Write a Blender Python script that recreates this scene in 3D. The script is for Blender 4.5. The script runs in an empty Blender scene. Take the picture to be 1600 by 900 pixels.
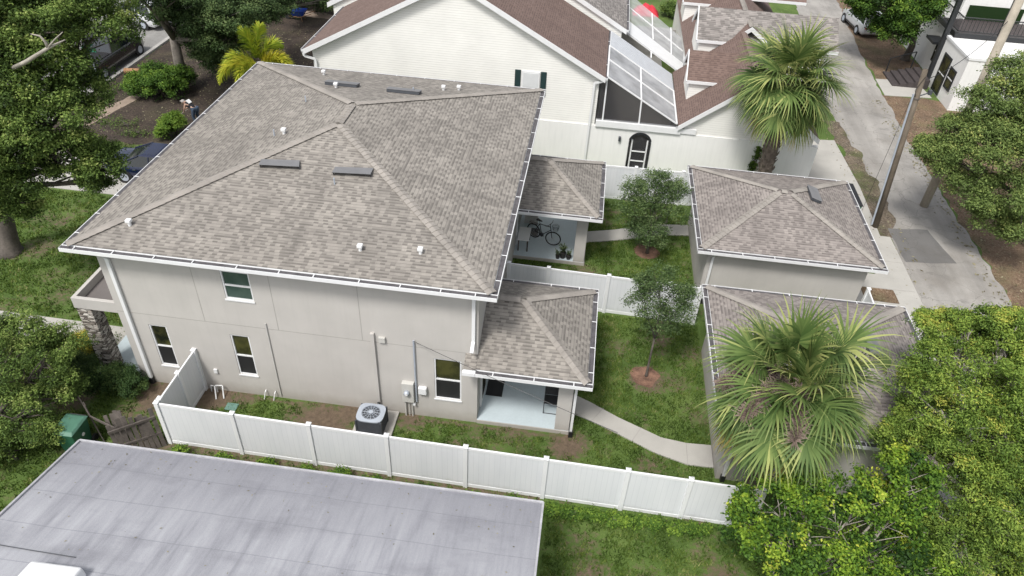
import bpy, math, random, bmesh
import numpy as np
from mathutils import Vector, Matrix, noise
random.seed(7); rng = np.random.default_rng(7)
S = bpy.context.scene; C = S.collection
PI = math.pi; R_ = math.radians
# ------------------------------------------------------------------ camera
CP = np.array([13.7352, -15.7006, 18.3795]); YAW, PIT, ROL, FPX = 0.083042, 0.668333, 0.06271, 1143.542; PPX, PPY = 11.7507, -7.1853
def cam_axes():
    cy, sy, cp, sp = math.cos(YAW), math.sin(YAW), math.cos(PIT), math.sin(PIT)
    f = np.array([-sy*cp, cy*cp, -sp]); r = np.array([cy, sy, 0.]); u = np.cross(r, f)
    c, s = math.cos(ROL), math.sin(ROL)
    return c*r+s*u, -s*r+c*u, f
AX, AY, AZ = cam_axes()
cam = bpy.data.cameras.new('camera'); co = bpy.data.objects.new('camera', cam); C.objects.link(co); S.camera = co
co.matrix_world = Matrix(((AX[0], AY[0], -AZ[0], CP[0]), (AX[1], AY[1], -AZ[1], CP[1]), (AX[2], AY[2], -AZ[2], CP[2]), (0, 0, 0, 1)))
cam.sensor_width = 36; cam.lens = FPX/1600*36; cam.shift_x = -PPX/1600; cam.shift_y = PPY/1600; cam.clip_end = 2000; cam.clip_start = .1
# ------------------------------------------------------------------ light: bright overcast
SUN_EL, SUN_AZ = R_(58), R_(205)          # azimuth clockwise from +y
w = bpy.data.worlds.new('World'); S.world = w; w.use_nodes = True
wn = w.node_tree.nodes; wl = w.node_tree.links; bg = wn['Background']
sky = wn.new('ShaderNodeTexSky'); sky.sky_type = 'NISHITA'; sky.sun_disc = False; sky.sun_elevation = SUN_EL; sky.sun_rotation = SUN_AZ
sky.dust_density = 3; sky.ozone_density = 1
hs = wn.new('ShaderNodeHueSaturation'); hs.inputs['Saturation'].default_value = .30
wl.new(sky.outputs[0], hs.inputs['Color']); wl.new(hs.outputs[0], bg.inputs[0]); bg.inputs[1].default_value = .13
sl = bpy.data.lights.new('sun', 'SUN'); sl.energy = 2.1; sl.angle = R_(12); sl.color = (1, .97, .92)
so = bpy.data.objects.new('sun', sl); C.objects.link(so)
sd = Vector((math.sin(SUN_AZ)*math.cos(SUN_EL), math.cos(SUN_AZ)*math.cos(SUN_EL), math.sin(SUN_EL)))
so.rotation_euler = sd.to_track_quat('Z', 'Y').to_euler(); so.location = (0, -40, 60)
S.view_settings.view_transform = 'Standard'; S.view_settings.look = 'None'; S.view_settings.gamma = 1; S.view_settings.exposure = .56
# ------------------------------------------------------------------ pixel -> point on a real surface
def ray(px, py):
    return CP, (px-800-PPX)*AX + (450+PPY-py)*AY + FPX*AZ
def U(px, py, z=None, y=None, x=None):
    c, d = ray(px, py); k, v = (2, z) if z is not None else ((1, y) if y is not None else (0, x))
    t = (v-c[k])/d[k]; return Vector(c+t*d)
def Up(px, py, q, n):
    c, d = ray(px, py); n = np.array(n, float); t = ((np.array(q)-c) @ n)/(d @ n); return Vector(c+t*d)
# ------------------------------------------------------------------ objects
def tag(o, label=None, cat=None, group=None, kind=None):
    if label: o['label'] = label
    if cat: o['category'] = cat
    if group: o['group'] = group
    if kind: o['kind'] = kind
    return o
def thing(name, label, cat, loc=(0, 0, 0), group=None):
    o = bpy.data.objects.new(name, None); C.objects.link(o); o.location = loc; o.empty_display_size = .2
    T0[o.name] = Vector(loc); return tag(o, label, cat, group)
T0 = {}
class MB:
    def __init__(s): s.v = []; s.f = []; s.uv = []
    def face(s, pts, uv=None):
        n = len(s.v); s.v += [tuple(p) for p in pts]; s.f.append(tuple(range(n, n+len(pts)))); s.uv += list(uv) if uv else [(0, 0)]*len(pts); return s
    def raw(s, vs, fs):
        n = len(s.v); s.v += [tuple(p) for p in vs]
        for f in fs: s.f.append(tuple(n+i for i in f)); s.uv += [(0, 0)]*len(f)
        return s
    def box(s, x0, y0, z0, x1, y1, z1, m=None):
        v = [Vector((x, y, z)) for z in (z0, z1) for y in (y0, y1) for x in (x0, x1)]
        if m: v = [m @ p for p in v]
        return s.raw(v, [(0, 2, 3, 1), (4, 5, 7, 6), (0, 1, 5, 4), (2, 6, 7, 3), (0, 4, 6, 2), (1, 3, 7, 5)])
    def beam(s, a, b, wd, h, up=(0, 0, 1)):
        a, b = Vector(a), Vector(b); d = (b-a); L = d.length; d.normalize(); u = Vector(up)
        if abs(d.dot(u)) > .98: u = Vector((0, 1, 0))
        x = d.cross(u).normalized(); u = x.cross(d)
        m = Matrix((( x[0], d[0], u[0], a[0]), (x[1], d[1], u[1], a[1]), (x[2], d[2], u[2], a[2]), (0, 0, 0, 1)))
        return s.box(-wd/2, 0, -h/2, wd/2, L, h/2, m)
    def tube(s, pts, r, n=8, cap=True):
        pts = [Vector(p) for p in pts]; rs = r if isinstance(r, (list, tuple)) else [r]*len(pts); base = len(s.v); prev = None
        for i, p in enumerate(pts):
            d = (pts[min(i+1, len(pts)-1)]-pts[max(i-1, 0)]).normalized()
            a = prev if prev else (Vector((0, 0, 1)) if abs(d.z) < .9 else Vector((1, 0, 0)))
            x = (a-d*a.dot(d)).normalized(); yv = d.cross(x); prev = x
            for k in range(n): s.v.append(tuple(p+(x*math.cos(2*PI*k/n)+yv*math.sin(2*PI*k/n))*rs[i]))
        for i in range(len(pts)-1):
            for k in range(n):
                s.f.append((base+i*n+k, base+i*n+(k+1) % n, base+(i+1)*n+(k+1) % n, base+(i+1)*n+k)); s.uv += [(0, 0)]*4
        if cap:
            s.f.append(tuple(base+k for k in range(n))[::-1]); s.f.append(tuple(base+(len(pts)-1)*n+k for k in range(n))); s.uv += [(0, 0)]*(2*n)
        return s
    def prism(s, poly, z0, z1):          # poly in xy
        n = len(poly); b = [(p[0], p[1], z0) for p in poly]; t = [(p[0], p[1], z1) for p in poly]
        s.raw(b+t, [tuple(range(n))[::-1], tuple(range(n, 2*n))]+[(i, (i+1) % n, n+(i+1) % n, n+i) for i in range(n)]); return s
    def build(s, name, m, parent=None, smooth=False, bevel=0):
        me = bpy.data.meshes.new(name); me.from_pydata(s.v, [], s.f)
        if any(u != (0, 0) for u in s.uv):
            l = me.uv_layers.new(name='UVMap'); l.data.foreach_set('uv', np.array(s.uv, float).ravel())
        me.materials.append(m)
        if smooth: me.polygons.foreach_set('use_smooth', [True]*len(me.polygons))
        o = bpy.data.objects.new(name, me); C.objects.link(o)
        if bevel:
            b = o.modifiers.new('b', 'BEVEL'); b.width = bevel; b.segments = 2; b.limit_method = 'ANGLE'
        if parent:
            par(o, parent)
        return o
def world0(o):
    p = Vector((0, 0, 0))
    while o: p = p+Vector(o.location); o = o.parent
    return p
def par(o, parent):
    o.parent = parent; o.location = Vector(o.location)-world0(parent); return o
def kids(o): return [c for c in C.objects if c.parent == o]
def copy_tree(o, parent=None):
    c = o.copy(); C.objects.link(c)
    if parent: c.parent = parent
    for k in kids(o): copy_tree(k, c)
    return c
def fast(name, V, F, m, parent=None, tint=None, smooth=False):
    V = np.asarray(V, np.float32); F = np.asarray(F, np.int32); k = F.shape[1]
    me = bpy.data.meshes.new(name); me.vertices.add(len(V)); me.vertices.foreach_set('co', V.ravel())
    me.loops.add(F.size); me.loops.foreach_set('vertex_index', F.ravel())
    me.polygons.add(len(F)); me.polygons.foreach_set('loop_start', np.arange(0, F.size, k, dtype=np.int32))
    if tint is not None:
        a = me.attributes.new('tint', 'FLOAT', 'POINT'); a.data.foreach_set('value', np.asarray(tint, np.float32))
    me.update(calc_edges=True); me.materials.append(m)
    if smooth: me.polygons.foreach_set('use_smooth', [True]*len(me.polygons))
    o = bpy.data.objects.new(name, me); C.objects.link(o)
    if parent: par(o, parent)
    return o
# ------------------------------------------------------------------ materials
class NT:
    def __init__(s, name):
        s.m = bpy.data.materials.new(name); s.m.use_nodes = True; s.t = s.m.node_tree; s.b = s.t.nodes['Principled BSDF']
    def n(s, typ, **kw):
        nd = s.t.nodes.new(typ)
        for k, v in kw.items():
            if k.startswith('i_'):
                key = k[2:]; nd.inputs[int(key) if key.isdigit() else key].default_value = v
            else: setattr(nd, k, v)
        return nd
    def l(s, a, b): s.t.links.new(a, b)
    def math(s, op, a, b=None, c=None):
        nd = s.n('ShaderNodeMath', operation=op)
        for i, x in enumerate((a, b, c)):
            if x is None: continue
            if isinstance(x, (int, float)): nd.inputs[i].default_value = x
            else: s.l(x, nd.inputs[i])
        return nd.outputs[0]
    def mix(s, f, a, b, mode='MIX'):
        nd = s.n('ShaderNodeMix', data_type='RGBA', blend_type=mode)
        for i, x in ((0, f), (6, a), (7, b)):
            if isinstance(x, (int, float)): nd.inputs[i].default_value = x
            elif isinstance(x, tuple): nd.inputs[i].default_value = x if len(x) == 4 else (*x, 1)
            else: s.l(x, nd.inputs[i])
        return nd.outputs[2]
    def noise(s, scale, detail=4, coord=None, rough=.55, vec_scale=None):
        if coord is None: coord = s.n('ShaderNodeTexCoord').outputs['Object']
        if vec_scale:
            mp = s.n('ShaderNodeMapping'); mp.inputs['Scale'].default_value = vec_scale; s.l(coord, mp.inputs[0]); coord = mp.outputs[0]
        nd = s.n('ShaderNodeTexNoise'); nd.inputs['Scale'].default_value = scale; nd.inputs['Detail'].default_value = detail; nd.inputs['Roughness'].default_value = rough
        s.l(coord, nd.inputs['Vector']); return nd.outputs[0]
    def ramp(s, f, stops):
        nd = s.n('ShaderNodeValToRGB'); e = nd.color_ramp.elements
        while len(e) < len(stops): e.new(.5)
        for i, (p, c) in enumerate(stops): e[i].position = p; e[i].color = (*c, 1) if len(c) == 3 else c
        s.l(f, nd.inputs[0]); return nd.outputs[0]
    def col(s, c):
        if isinstance(c, tuple): s.b.inputs['Base Color'].default_value = (*c, 1)
        else: s.l(c, s.b.inputs['Base Color'])
        return s
    def bump(s, h, st=.3, d=.02):
        nd = s.n('ShaderNodeBump'); nd.inputs['Strength'].default_value = st; nd.inputs['Distance'].default_value = d; s.l(h, nd.inputs['Height']); s.l(nd.outputs[0], s.b.inputs['Normal']); return s
    def set(s, **k):
        for a, v in k.items(): s.b.inputs[a.replace('_', ' ')].default_value = v
        return s
    def obj(s): return s.n('ShaderNodeTexCoord').outputs['Object']
def mottled(name, c, var=.12, scale=2., rough=.8, fine=30, bump=.15, metallic=0, streak=0):
    """plain material of one colour with large and small variation and some grain"""
    t = NT(name); a = t.noise(scale, 5); b = t.noise(fine, 3)
    f = t.math('ADD', t.math('MULTIPLY', a, .65), t.math('MULTIPLY', b, .35))
    lo = tuple(x*(1-var) for x in c); hi = tuple(min(1, x*(1+var)) for x in c)
    k = t.ramp(f, [(.3, lo), (.7, hi)])
    if streak:
        g = t.noise(1.2, 4, vec_scale=(6, 6, .5)); k = t.mix(t.math('MULTIPLY', t.ramp(g, [(.45, (0, 0, 0)), (.75, (1, 1, 1))]), streak), k, tuple(x*.72 for x in c))
    t.col(k); t.set(Roughness=rough, Metallic=metallic)
    if bump: t.bump(b, bump, .01)
    return t.m
def shingles(name, dark, light, row=.113, tab=.145, cont=.55):
    t = NT(name); uv = t.n('ShaderNodeUVMap').outputs[0]; sp = t.n('ShaderNodeSeparateXYZ'); t.l(uv, sp.inputs[0]); u, v = sp.outputs[0], sp.outputs[1]
    wob = t.math('MULTIPLY', t.math('SUBTRACT', t.noise(2.5, 2, coord=uv), .5), .012)
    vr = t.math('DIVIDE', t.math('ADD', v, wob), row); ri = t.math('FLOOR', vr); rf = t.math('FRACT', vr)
    def wnz(a, b=None, k=0.):
        cx = t.n('ShaderNodeCombineXYZ'); t.l(a, cx.inputs[0])
        if b is not None: t.l(b, cx.inputs[1])
        cx.inputs[2].default_value = k; nd = t.n('ShaderNodeTexWhiteNoise', noise_dimensions='3D'); t.l(cx.outputs[0], nd.inputs[0]); return nd.outputs[0]
    off = wnz(ri, k=1.3)
    uu = t.math('ADD', t.math('DIVIDE', u, tab), t.math('MULTIPLY', off, 9.)); ci = t.math('FLOOR', uu); cf = t.math('FRACT', uu)
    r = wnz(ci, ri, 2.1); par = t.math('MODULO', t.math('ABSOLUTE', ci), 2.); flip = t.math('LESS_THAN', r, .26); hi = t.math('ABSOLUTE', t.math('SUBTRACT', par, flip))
    su = t.math('FLOOR', t.math('ADD', t.math('DIVIDE', u, .95), t.math('MULTIPLY', off, 5.))); r2 = wnz(su, ri, 4.7); r3 = wnz(ci, ri, 6.2)
    tone = t.math('ADD', t.math('ADD', t.math('ADD', t.math('MULTIPLY', hi, cont*.4), .40), t.math('MULTIPLY', r2, .10)), t.math('MULTIPLY', r3, .18))
    g = t.noise(55, 3, coord=uv); big = t.noise(.5, 4, coord=uv); mid = t.noise(2.2, 3, coord=uv)
    tone = t.math('ADD', tone, t.math('ADD', t.math('MULTIPLY', t.math('SUBTRACT', g, .5), .5), t.math('MULTIPLY', t.math('SUBTRACT', mid, .5), .45)))
    c = t.ramp(tone, [(.05, dark), (.95, light)])
    line = t.math('LESS_THAN', rf, .17); c = t.mix(t.math('MULTIPLY', line, .38), c, tuple(x*.5 for x in dark))  # thin row line: shadow under the butt edge, put into the colour
    band = t.math('MULTIPLY', t.math('LESS_THAN', rf, .52), t.math('SUBTRACT', 1., hi)); c = t.mix(t.math('MULTIPLY', band, t.math('ADD', .22, t.math('MULTIPLY', r3, .38))), c, tuple(x*.62 for x in dark))  # recess dashes: printed shade band plus shadow of the tab above, in the colour
    c = t.mix(t.ramp(big, [(.42, (0, 0, 0)), (.7, (.35, .35, .35))]), c, tuple(x*.75 for x in dark))
    stv = t.noise(1.0, 4, coord=uv, vec_scale=(2.2, .22, 1)); c = t.mix(t.math('MULTIPLY', t.ramp(stv, [(.52, (0, 0, 0)), (.75, (1, 1, 1))]), .35), c, tuple(x*.7 for x in dark))
    t.col(c); t.set(Roughness=.95)
    h = t.math('ADD', t.math('MULTIPLY', t.math('SUBTRACT', 1., rf), .6), t.math('MULTIPLY', hi, .5)); h = t.math('ADD', h, t.math('MULTIPLY', g, .25))
    t.bump(h, .7, .012); return t.m
M = {}
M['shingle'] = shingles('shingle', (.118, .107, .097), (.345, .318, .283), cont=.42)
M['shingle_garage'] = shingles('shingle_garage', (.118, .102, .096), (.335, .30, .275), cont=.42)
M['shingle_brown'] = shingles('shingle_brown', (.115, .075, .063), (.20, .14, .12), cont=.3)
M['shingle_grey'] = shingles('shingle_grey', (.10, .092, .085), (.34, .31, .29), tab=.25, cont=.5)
M['cap'] = mottled('ridge_cap_shingle', (.28, .257, .232), .28, 1.5, .95, 60, .4)
M['cap_brown'] = mottled('brown_cap_shingle', (.19, .14, .12), .2, 3, .95, 60, .4)
def stucco(name, c):
    t = NT(name); a = t.noise(.8, 5); b = t.noise(90, 3); st = t.noise(1.3, 5, vec_scale=(5, 5, .35))
    k = t.ramp(a, [(.3, tuple(x*.93 for x in c)), (.7, tuple(x*1.05 for x in c))])
    k = t.mix(t.math('MULTIPLY', t.ramp(st, [(.5, (0, 0, 0)), (.8, (1, 1, 1))]), .28), k, tuple(x*.80 for x in c))
    sp = t.n('ShaderNodeSeparateXYZ'); t.l(t.n('ShaderNodeNewGeometry').outputs['Position'], sp.inputs[0])
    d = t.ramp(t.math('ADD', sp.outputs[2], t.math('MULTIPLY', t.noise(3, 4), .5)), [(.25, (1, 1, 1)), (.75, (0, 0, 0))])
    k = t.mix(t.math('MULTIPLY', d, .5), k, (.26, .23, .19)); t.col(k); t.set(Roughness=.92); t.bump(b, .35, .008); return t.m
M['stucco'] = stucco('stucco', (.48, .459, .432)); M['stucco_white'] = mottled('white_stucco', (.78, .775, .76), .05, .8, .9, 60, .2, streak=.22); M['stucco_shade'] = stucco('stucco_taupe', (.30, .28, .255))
M['joint'] = mottled('joint', (.33, .312, .29), .1)
M['white'] = mottled('white_paint', (.73, .735, .74), .05, 2, .5, 20, .03, streak=.12)
M['vinyl'] = NT('vinyl').m
def vinyl():
    t = NT('white_vinyl'); sp = t.n('ShaderNodeSeparateXYZ'); t.l(t.obj(), sp.inputs[0]); s_ = t.math('ADD', sp.outputs[0], sp.outputs[1])
    g = t.math('FRACT', t.math('DIVIDE', s_, .152)); ln = t.math('LESS_THAN', g, .07)
    a = t.noise(1.1, 4, vec_scale=(3, 3, .6)); k = t.ramp(a, [(.3, (.67, .69, .715)), (.75, (.735, .75, .77))])
    k = t.mix(t.math('MULTIPLY', ln, .30), k, (.42, .44, .47))
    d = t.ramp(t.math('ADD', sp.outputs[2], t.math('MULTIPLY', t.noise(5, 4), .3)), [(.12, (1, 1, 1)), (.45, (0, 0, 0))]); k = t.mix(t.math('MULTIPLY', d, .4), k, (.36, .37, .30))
    t.col(k); t.set(Roughness=.45); t.bump(t.math('SUBTRACT', 1., ln), .3, .006); return t.m
M['vinyl'] = vinyl(); M['vinyl_trim'] = mottled('vinyl_trim', (.765, .775, .785), .04, 3, .4, 20, 0)
M['louvre'] = mottled('louvre_paint', (.52, .54, .57), .08, 3, .5, 20, 0)
M['gutter_in'] = mottled('gutter_debris', (.085, .08, .085), .5, 4, .9, 25, .4)
M['cream_siding'] = None
def siding(name, c, lap=.115):
    t = NT(name); sp = t.n('ShaderNodeSeparateXYZ'); t.l(t.n('ShaderNodeNewGeometry').outputs['Position'], sp.inputs[0])
    g = t.math('FRACT', t.math('DIVIDE', sp.outputs[2], lap)); ln = t.math('LESS_THAN', g, .2); a = t.noise(1, 4)
    k = t.ramp(a, [(.3, tuple(x*.95 for x in c)), (.7, tuple(min(1, x*1.04) for x in c))]); k = t.mix(t.math('MULTIPLY', ln, .26), k, tuple(x*.5 for x in c))
    t.col(k); t.set(Roughness=.6); t.bump(t.math('SUBTRACT', 1., g), .5, .02); return t.m
M['cream_siding'] = siding('cream_siding', (.77, .762, .725)); M['glass'] = NT('glass').col((.025, .04, .03)).set(Roughness=.06, Specular_IOR_Level=.8).m
def glass_refl(name, lo, hi):
    t = NT(name); a = t.noise(1.6, 4); t.col(t.ramp(a, [(.38, lo), (.62, hi)])); t.set(Roughness=.08, Specular_IOR_Level=.6); return t.m  # mottled reflection tones put into the base colour of the glass
M['glass'] = glass_refl('window_glass', (.012, .014, .010), (.07, .07, .025)); M['glass_green'] = glass_refl('window_glass_green', (.045, .075, .065), (.075, .11, .095))
M['screen_glass'] = mottled('insect_screen', (.016, .016, .017), .2, 3, .6, 90, 0)
M['porch_paint'] = mottled('porch_floor_paint', (.47, .54, .57), .10, 1.2, .6, 14, .05)
M['concrete'] = mottled('concrete', (.40, .385, .355), .14, .9, .9, 40, .2)
M['concrete_old'] = mottled('old_concrete', (.33, .32, .30), .30, .6, .95, 25, .3)
M['dark_metal'] = mottled('dark_metal', (.06, .065, .075), .2, 4, .5, 40, .05)
M['grey_metal'] = mottled('grey_metal', (.42, .46, .52), .1, 3, .45, 40, .03, .2)
M['lt_grey'] = mottled('light_grey_box', (.50, .49, .46), .08, 3, .6, 40, .03)
M['black'] = mottled('black_plastic', (.015, .015, .017), .3, 5, .5, 40, .05)
M['black_paint'] = mottled('black_paint', (.02, .022, .025), .2, 3, .4, 30, .03)
M['rubber'] = mottled('rubber', (.018, .018, .018), .2, 5, .85, 40, .1)
M['chrome'] = NT('chrome').col((.6, .6, .62)).set(Roughness=.2, Metallic=1.).m
M['wood_old'] = mottled('weathered_wood', (.10, .085, .075), .55, 3, .9, 40, .4)
M['deck'] = mottled('dark_deck', (.055, .045, .045), .3, 3, .7, 40, .2)
M['green_plastic'] = mottled('green_plastic', (.025, .11, .065), .18, 3, .45, 30, .03)
M['green_lid'] = mottled('green_lid', (.07, .17, .12), .18, 3, .5, 30, .03)
M['mulch'] = mottled('mulch', (.17, .095, .065), .75, 3, .95, 22, 1.)
def litter(name, c0, c1, c2, gr=.5):
    t = NT(name); a = t.noise(.55, 5); b = t.noise(9, 4, rough=.7); c = t.noise(30, 3)
    k = t.ramp(t.math('ADD', t.math('MULTIPLY', b, .55), t.math('MULTIPLY', c, .45)), [(.36, c0), (.5, c1), (.64, c2)])
    gm = t.ramp(t.math('ADD', t.math('MULTIPLY', a, .7), t.math('MULTIPLY', b, .3)), [(.50, (0, 0, 0)), (.60, (gr, gr, gr))])
    k = t.mix(gm, k, t.ramp(c, [(.35, (.05, .07, .02)), (.65, (.15, .17, .06))])); k2 = t.ramp(t.noise(1.3, 4), [(.3, (.6, .6, .6)), (.7, (1.15, 1.12, 1.1))]); k = t.mix(1., k, k2, 'MULTIPLY')
    t.col(k); t.set(Roughness=1.); t.bump(t.math('ADD', b, c), 1., .04); return t.m
M['leaf_litter'] = litter('leaf_litter', (.085, .05, .032), (.19, .125, .078), (.36, .28, .20), .35); M['verge'] = litter('verge_soil', (.07, .05, .035), (.16, .125, .09), (.34, .30, .24), .9)
M['dirt'] = litter('dirt', (.022, .016, .013), (.055, .040, .031), (.13, .10, .075), .12)
M['sand'] = mottled('sandy_dirt', (.27, .21, .165), .3, 2, .95, 20, .4)
def asphalt(name, c, var=.25, cr=.5):
    t = NT(name); a = t.noise(.35, 6); b = t.noise(60, 3); st = t.noise(.9, 5, vec_scale=(1.3, .12, 1))
    k = t.ramp(t.math('ADD', t.math('MULTIPLY', a, .5), t.math('MULTIPLY', st, .5)), [(.36, tuple(x*(1-var) for x in c)), (.62, tuple(x*(1+var) for x in c))])
    k = t.mix(.22, k, t.ramp(b, [(.35, tuple(x*.5 for x in c)), (.7, tuple(x*1.5 for x in c))]))
    v = t.n('ShaderNodeTexVoronoi', feature='DISTANCE_TO_EDGE'); v.inputs['Scale'].default_value = .55
    mp = t.n('ShaderNodeVectorMath', operation='ADD'); nz = t.n('ShaderNodeTexNoise'); nz.inputs['Scale'].default_value = 1.2; nz.inputs['Detail'].default_value = 6
    ob = t.obj(); t.l(ob, nz.inputs[0]); t.l(ob, mp.inputs[0]); t.l(nz.outputs[1], mp.inputs[1]); t.l(mp.outputs[0], v.inputs['Vector'])
    k = t.mix(t.math('MULTIPLY', t.math('LESS_THAN', v.outputs[0], .008), cr), k, tuple(x*.35 for x in c))
    pt = t.noise(1.1, 5); big = t.noise(.22, 6, rough=.7); k = t.mix(t.math('MULTIPLY', t.ramp(big, [(.50, (0, 0, 0)), (.66, (1, 1, 1))]), .45), k, tuple(x*y for x, y in zip(c, (.62, .58, .53)))); k = t.mix(t.math('MULTIPLY', t.ramp(pt, [(.58, (0, 0, 0)), (.66, (1, 1, 1))]), .35), k, tuple(x*.55 for x in c))
    t.col(k); t.set(Roughness=.92); t.bump(b, .4, .01); return t.m
M['alley'] = asphalt('worn_alley', (.285, .27, .25), .36, .35); M['patch'] = asphalt('patched_asphalt', (.15, .145, .14), .15, .2); M['street'] = asphalt('street_asphalt', (.23, .225, .215), .2, .3)
def grass_ground():
    t = NT('lawn'); at = t.n('ShaderNodeAttribute', attribute_name='bare').outputs['Fac']
    a = t.noise(.7, 6); b = t.noise(7, 5); c = t.noise(45, 3)
    g = t.ramp(t.math('ADD', t.math('MULTIPLY', a, .5), t.math('MULTIPLY', c, .5)), [(.30, (.04, .07, .012)), (.5, (.085, .145, .026)), (.72, (.17, .225, .06))])
    s_ = t.ramp(t.math('ADD', t.math('MULTIPLY', b, .5), t.math('MULTIPLY', c, .5)), [(.3, (.07, .048, .032)), (.7, (.21, .155, .105))])
    f = t.math('ADD', at, t.math('MULTIPLY', t.math('SUBTRACT', b, .5), 1.1)); f = t.ramp(f, [(.35, (0, 0, 0)), (.68, (1, 1, 1))])
    t.col(t.mix(f, g, s_)); t.set(Roughness=1.); t.bump(t.math('ADD', c, b), .8, .05); return t.m
M['lawn'] = grass_ground()
def leafmat(name, stops, rough=.6, trans=.22):
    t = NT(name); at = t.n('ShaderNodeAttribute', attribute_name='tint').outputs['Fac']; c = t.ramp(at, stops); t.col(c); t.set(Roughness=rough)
    t.b.inputs['Specular IOR Level'].default_value = .18
    tr = t.n('ShaderNodeBsdfTranslucent'); hsv = t.n('ShaderNodeHueSaturation'); hsv.inputs['Value'].default_value = 1.25; t.l(c, hsv.inputs['Color']); t.l(hsv.outputs[0], tr.inputs[0])
    mx = t.n('ShaderNodeMixShader'); mx.inputs[0].default_value = trans; t.l(t.b.outputs[0], mx.inputs[1]); t.l(tr.outputs[0], mx.inputs[2])
    t.l(mx.outputs[0], t.t.nodes['Material Output'].inputs[0]); return t.m
M['leaf_oak'] = leafmat('leaf_oak', [(0, (.03, .052, .016)), (.45, (.095, .155, .035)), (.8, (.20, .28, .065)), (1, (.33, .38, .12))])
M['leaf_dark'] = leafmat('leaf_dark', [(0, (.022, .042, .018)), (.5, (.075, .125, .042)), (1, (.20, .26, .10))])
M['leaf_bright'] = leafmat('leaf_bright', [(0, (.02, .05, .010)), (.35, (.075, .155, .020)), (.7, (.19, .30, .03)), (.92, (.33, .42, .05)), (1, (.46, .50, .07))])
M['leaf_mid'] = leafmat('leaf_mid', [(0, (.032, .062, .014)), (.4, (.115, .19, .034)), (.75, (.235, .33, .06)), (.96, (.30, .38, .07)), (1, (.44, .45, .09))])
M['leaf_olive'] = leafmat('leaf_olive', [(0, (.055, .085, .025)), (.5, (.13, .19, .055)), (.9, (.24, .31, .09)), (1, (.36, .38, .12))])
M['leaf_young'] = leafmat('leaf_young', [(0, (.02, .038, .014)), (.5, (.075, .125, .042)), (1, (.22, .29, .12))])
M['leaf_hedge'] = leafmat('leaf_hedge', [(0, (.02, .045, .014)), (.6, (.05, .095, .028)), (1, (.11, .16, .045))])
M['leaf_lime'] = leafmat('leaf_lime', [(0, (.025, .055, .012)), (.5, (.08, .16, .024)), (1, (.22, .32, .045))])
M['leaf_yellow'] = leafmat('leaf_yellow', [(0, (.16, .18, .03)), (.5, (.38, .36, .05)), (1, (.6, .52, .12))])
M['leaf_dry'] = leafmat('leaf_dry', [(0, (.10, .085, .05)), (.6, (.22, .20, .12)), (1, (.34, .31, .2))])
M['grass'] = leafmat('grass_blade', [(0, (.035, .065, .012)), (.45, (.085, .145, .024)), (.8, (.18, .245, .05)), (1, (.34, .33, .15))], .7, .3)
M['palm'] = leafmat('palm_leaf', [(0, (.018, .036, .010)), (.45, (.062, .11, .030)), (.8, (.14, .20, .06)), (1, (.34, .37, .13))], .5, .15)
M['palm_old'] = leafmat('palm_leaf_old', [(0, (.10, .09, .03)), (.5, (.20, .22, .06)), (1, (.38, .30, .10))], .5, .25)
M['palm_dead'] = leafmat('palm_leaf_dead', [(0, (.14, .10, .07)), (.5, (.28, .23, .18)), (1, (.42, .37, .32))], .8, .15)
M['foxtail'] = leafmat('foxtail_leaf', [(0, (.08, .14, .02)), (.4, (.20, .30, .035)), (.75, (.42, .46, .05)), (1, (.6, .54, .07))], .5, .3)
M['fruit'] = mottled('fruit_stalk', (.24, .18, .15), .35, 4, .9, 30, .2)
M['bark'] = mottled('bark', (.105, .09, .078), .5, 3, .95, 16, .8); M['bark_pale'] = mottled('pale_bark', (.33, .30, .26), .35, 3, .95, 16, .6)
M['bark_mid'] = mottled('grey_bark', (.17, .15, .13), .5, 3, .95, 16, .8)
M['pole_wood'] = mottled('pole_wood', (.14, .113, .085), .4, 2, .9, 25, .4, streak=.6)
M['red'] = mottled('red_cloth', (.55, .03, .05), .2, 2, .7, 20, .1); M['blue'] = mottled('blue_plastic', (.01, .045, .32), .2, 3, .4, 20, .03)
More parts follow.
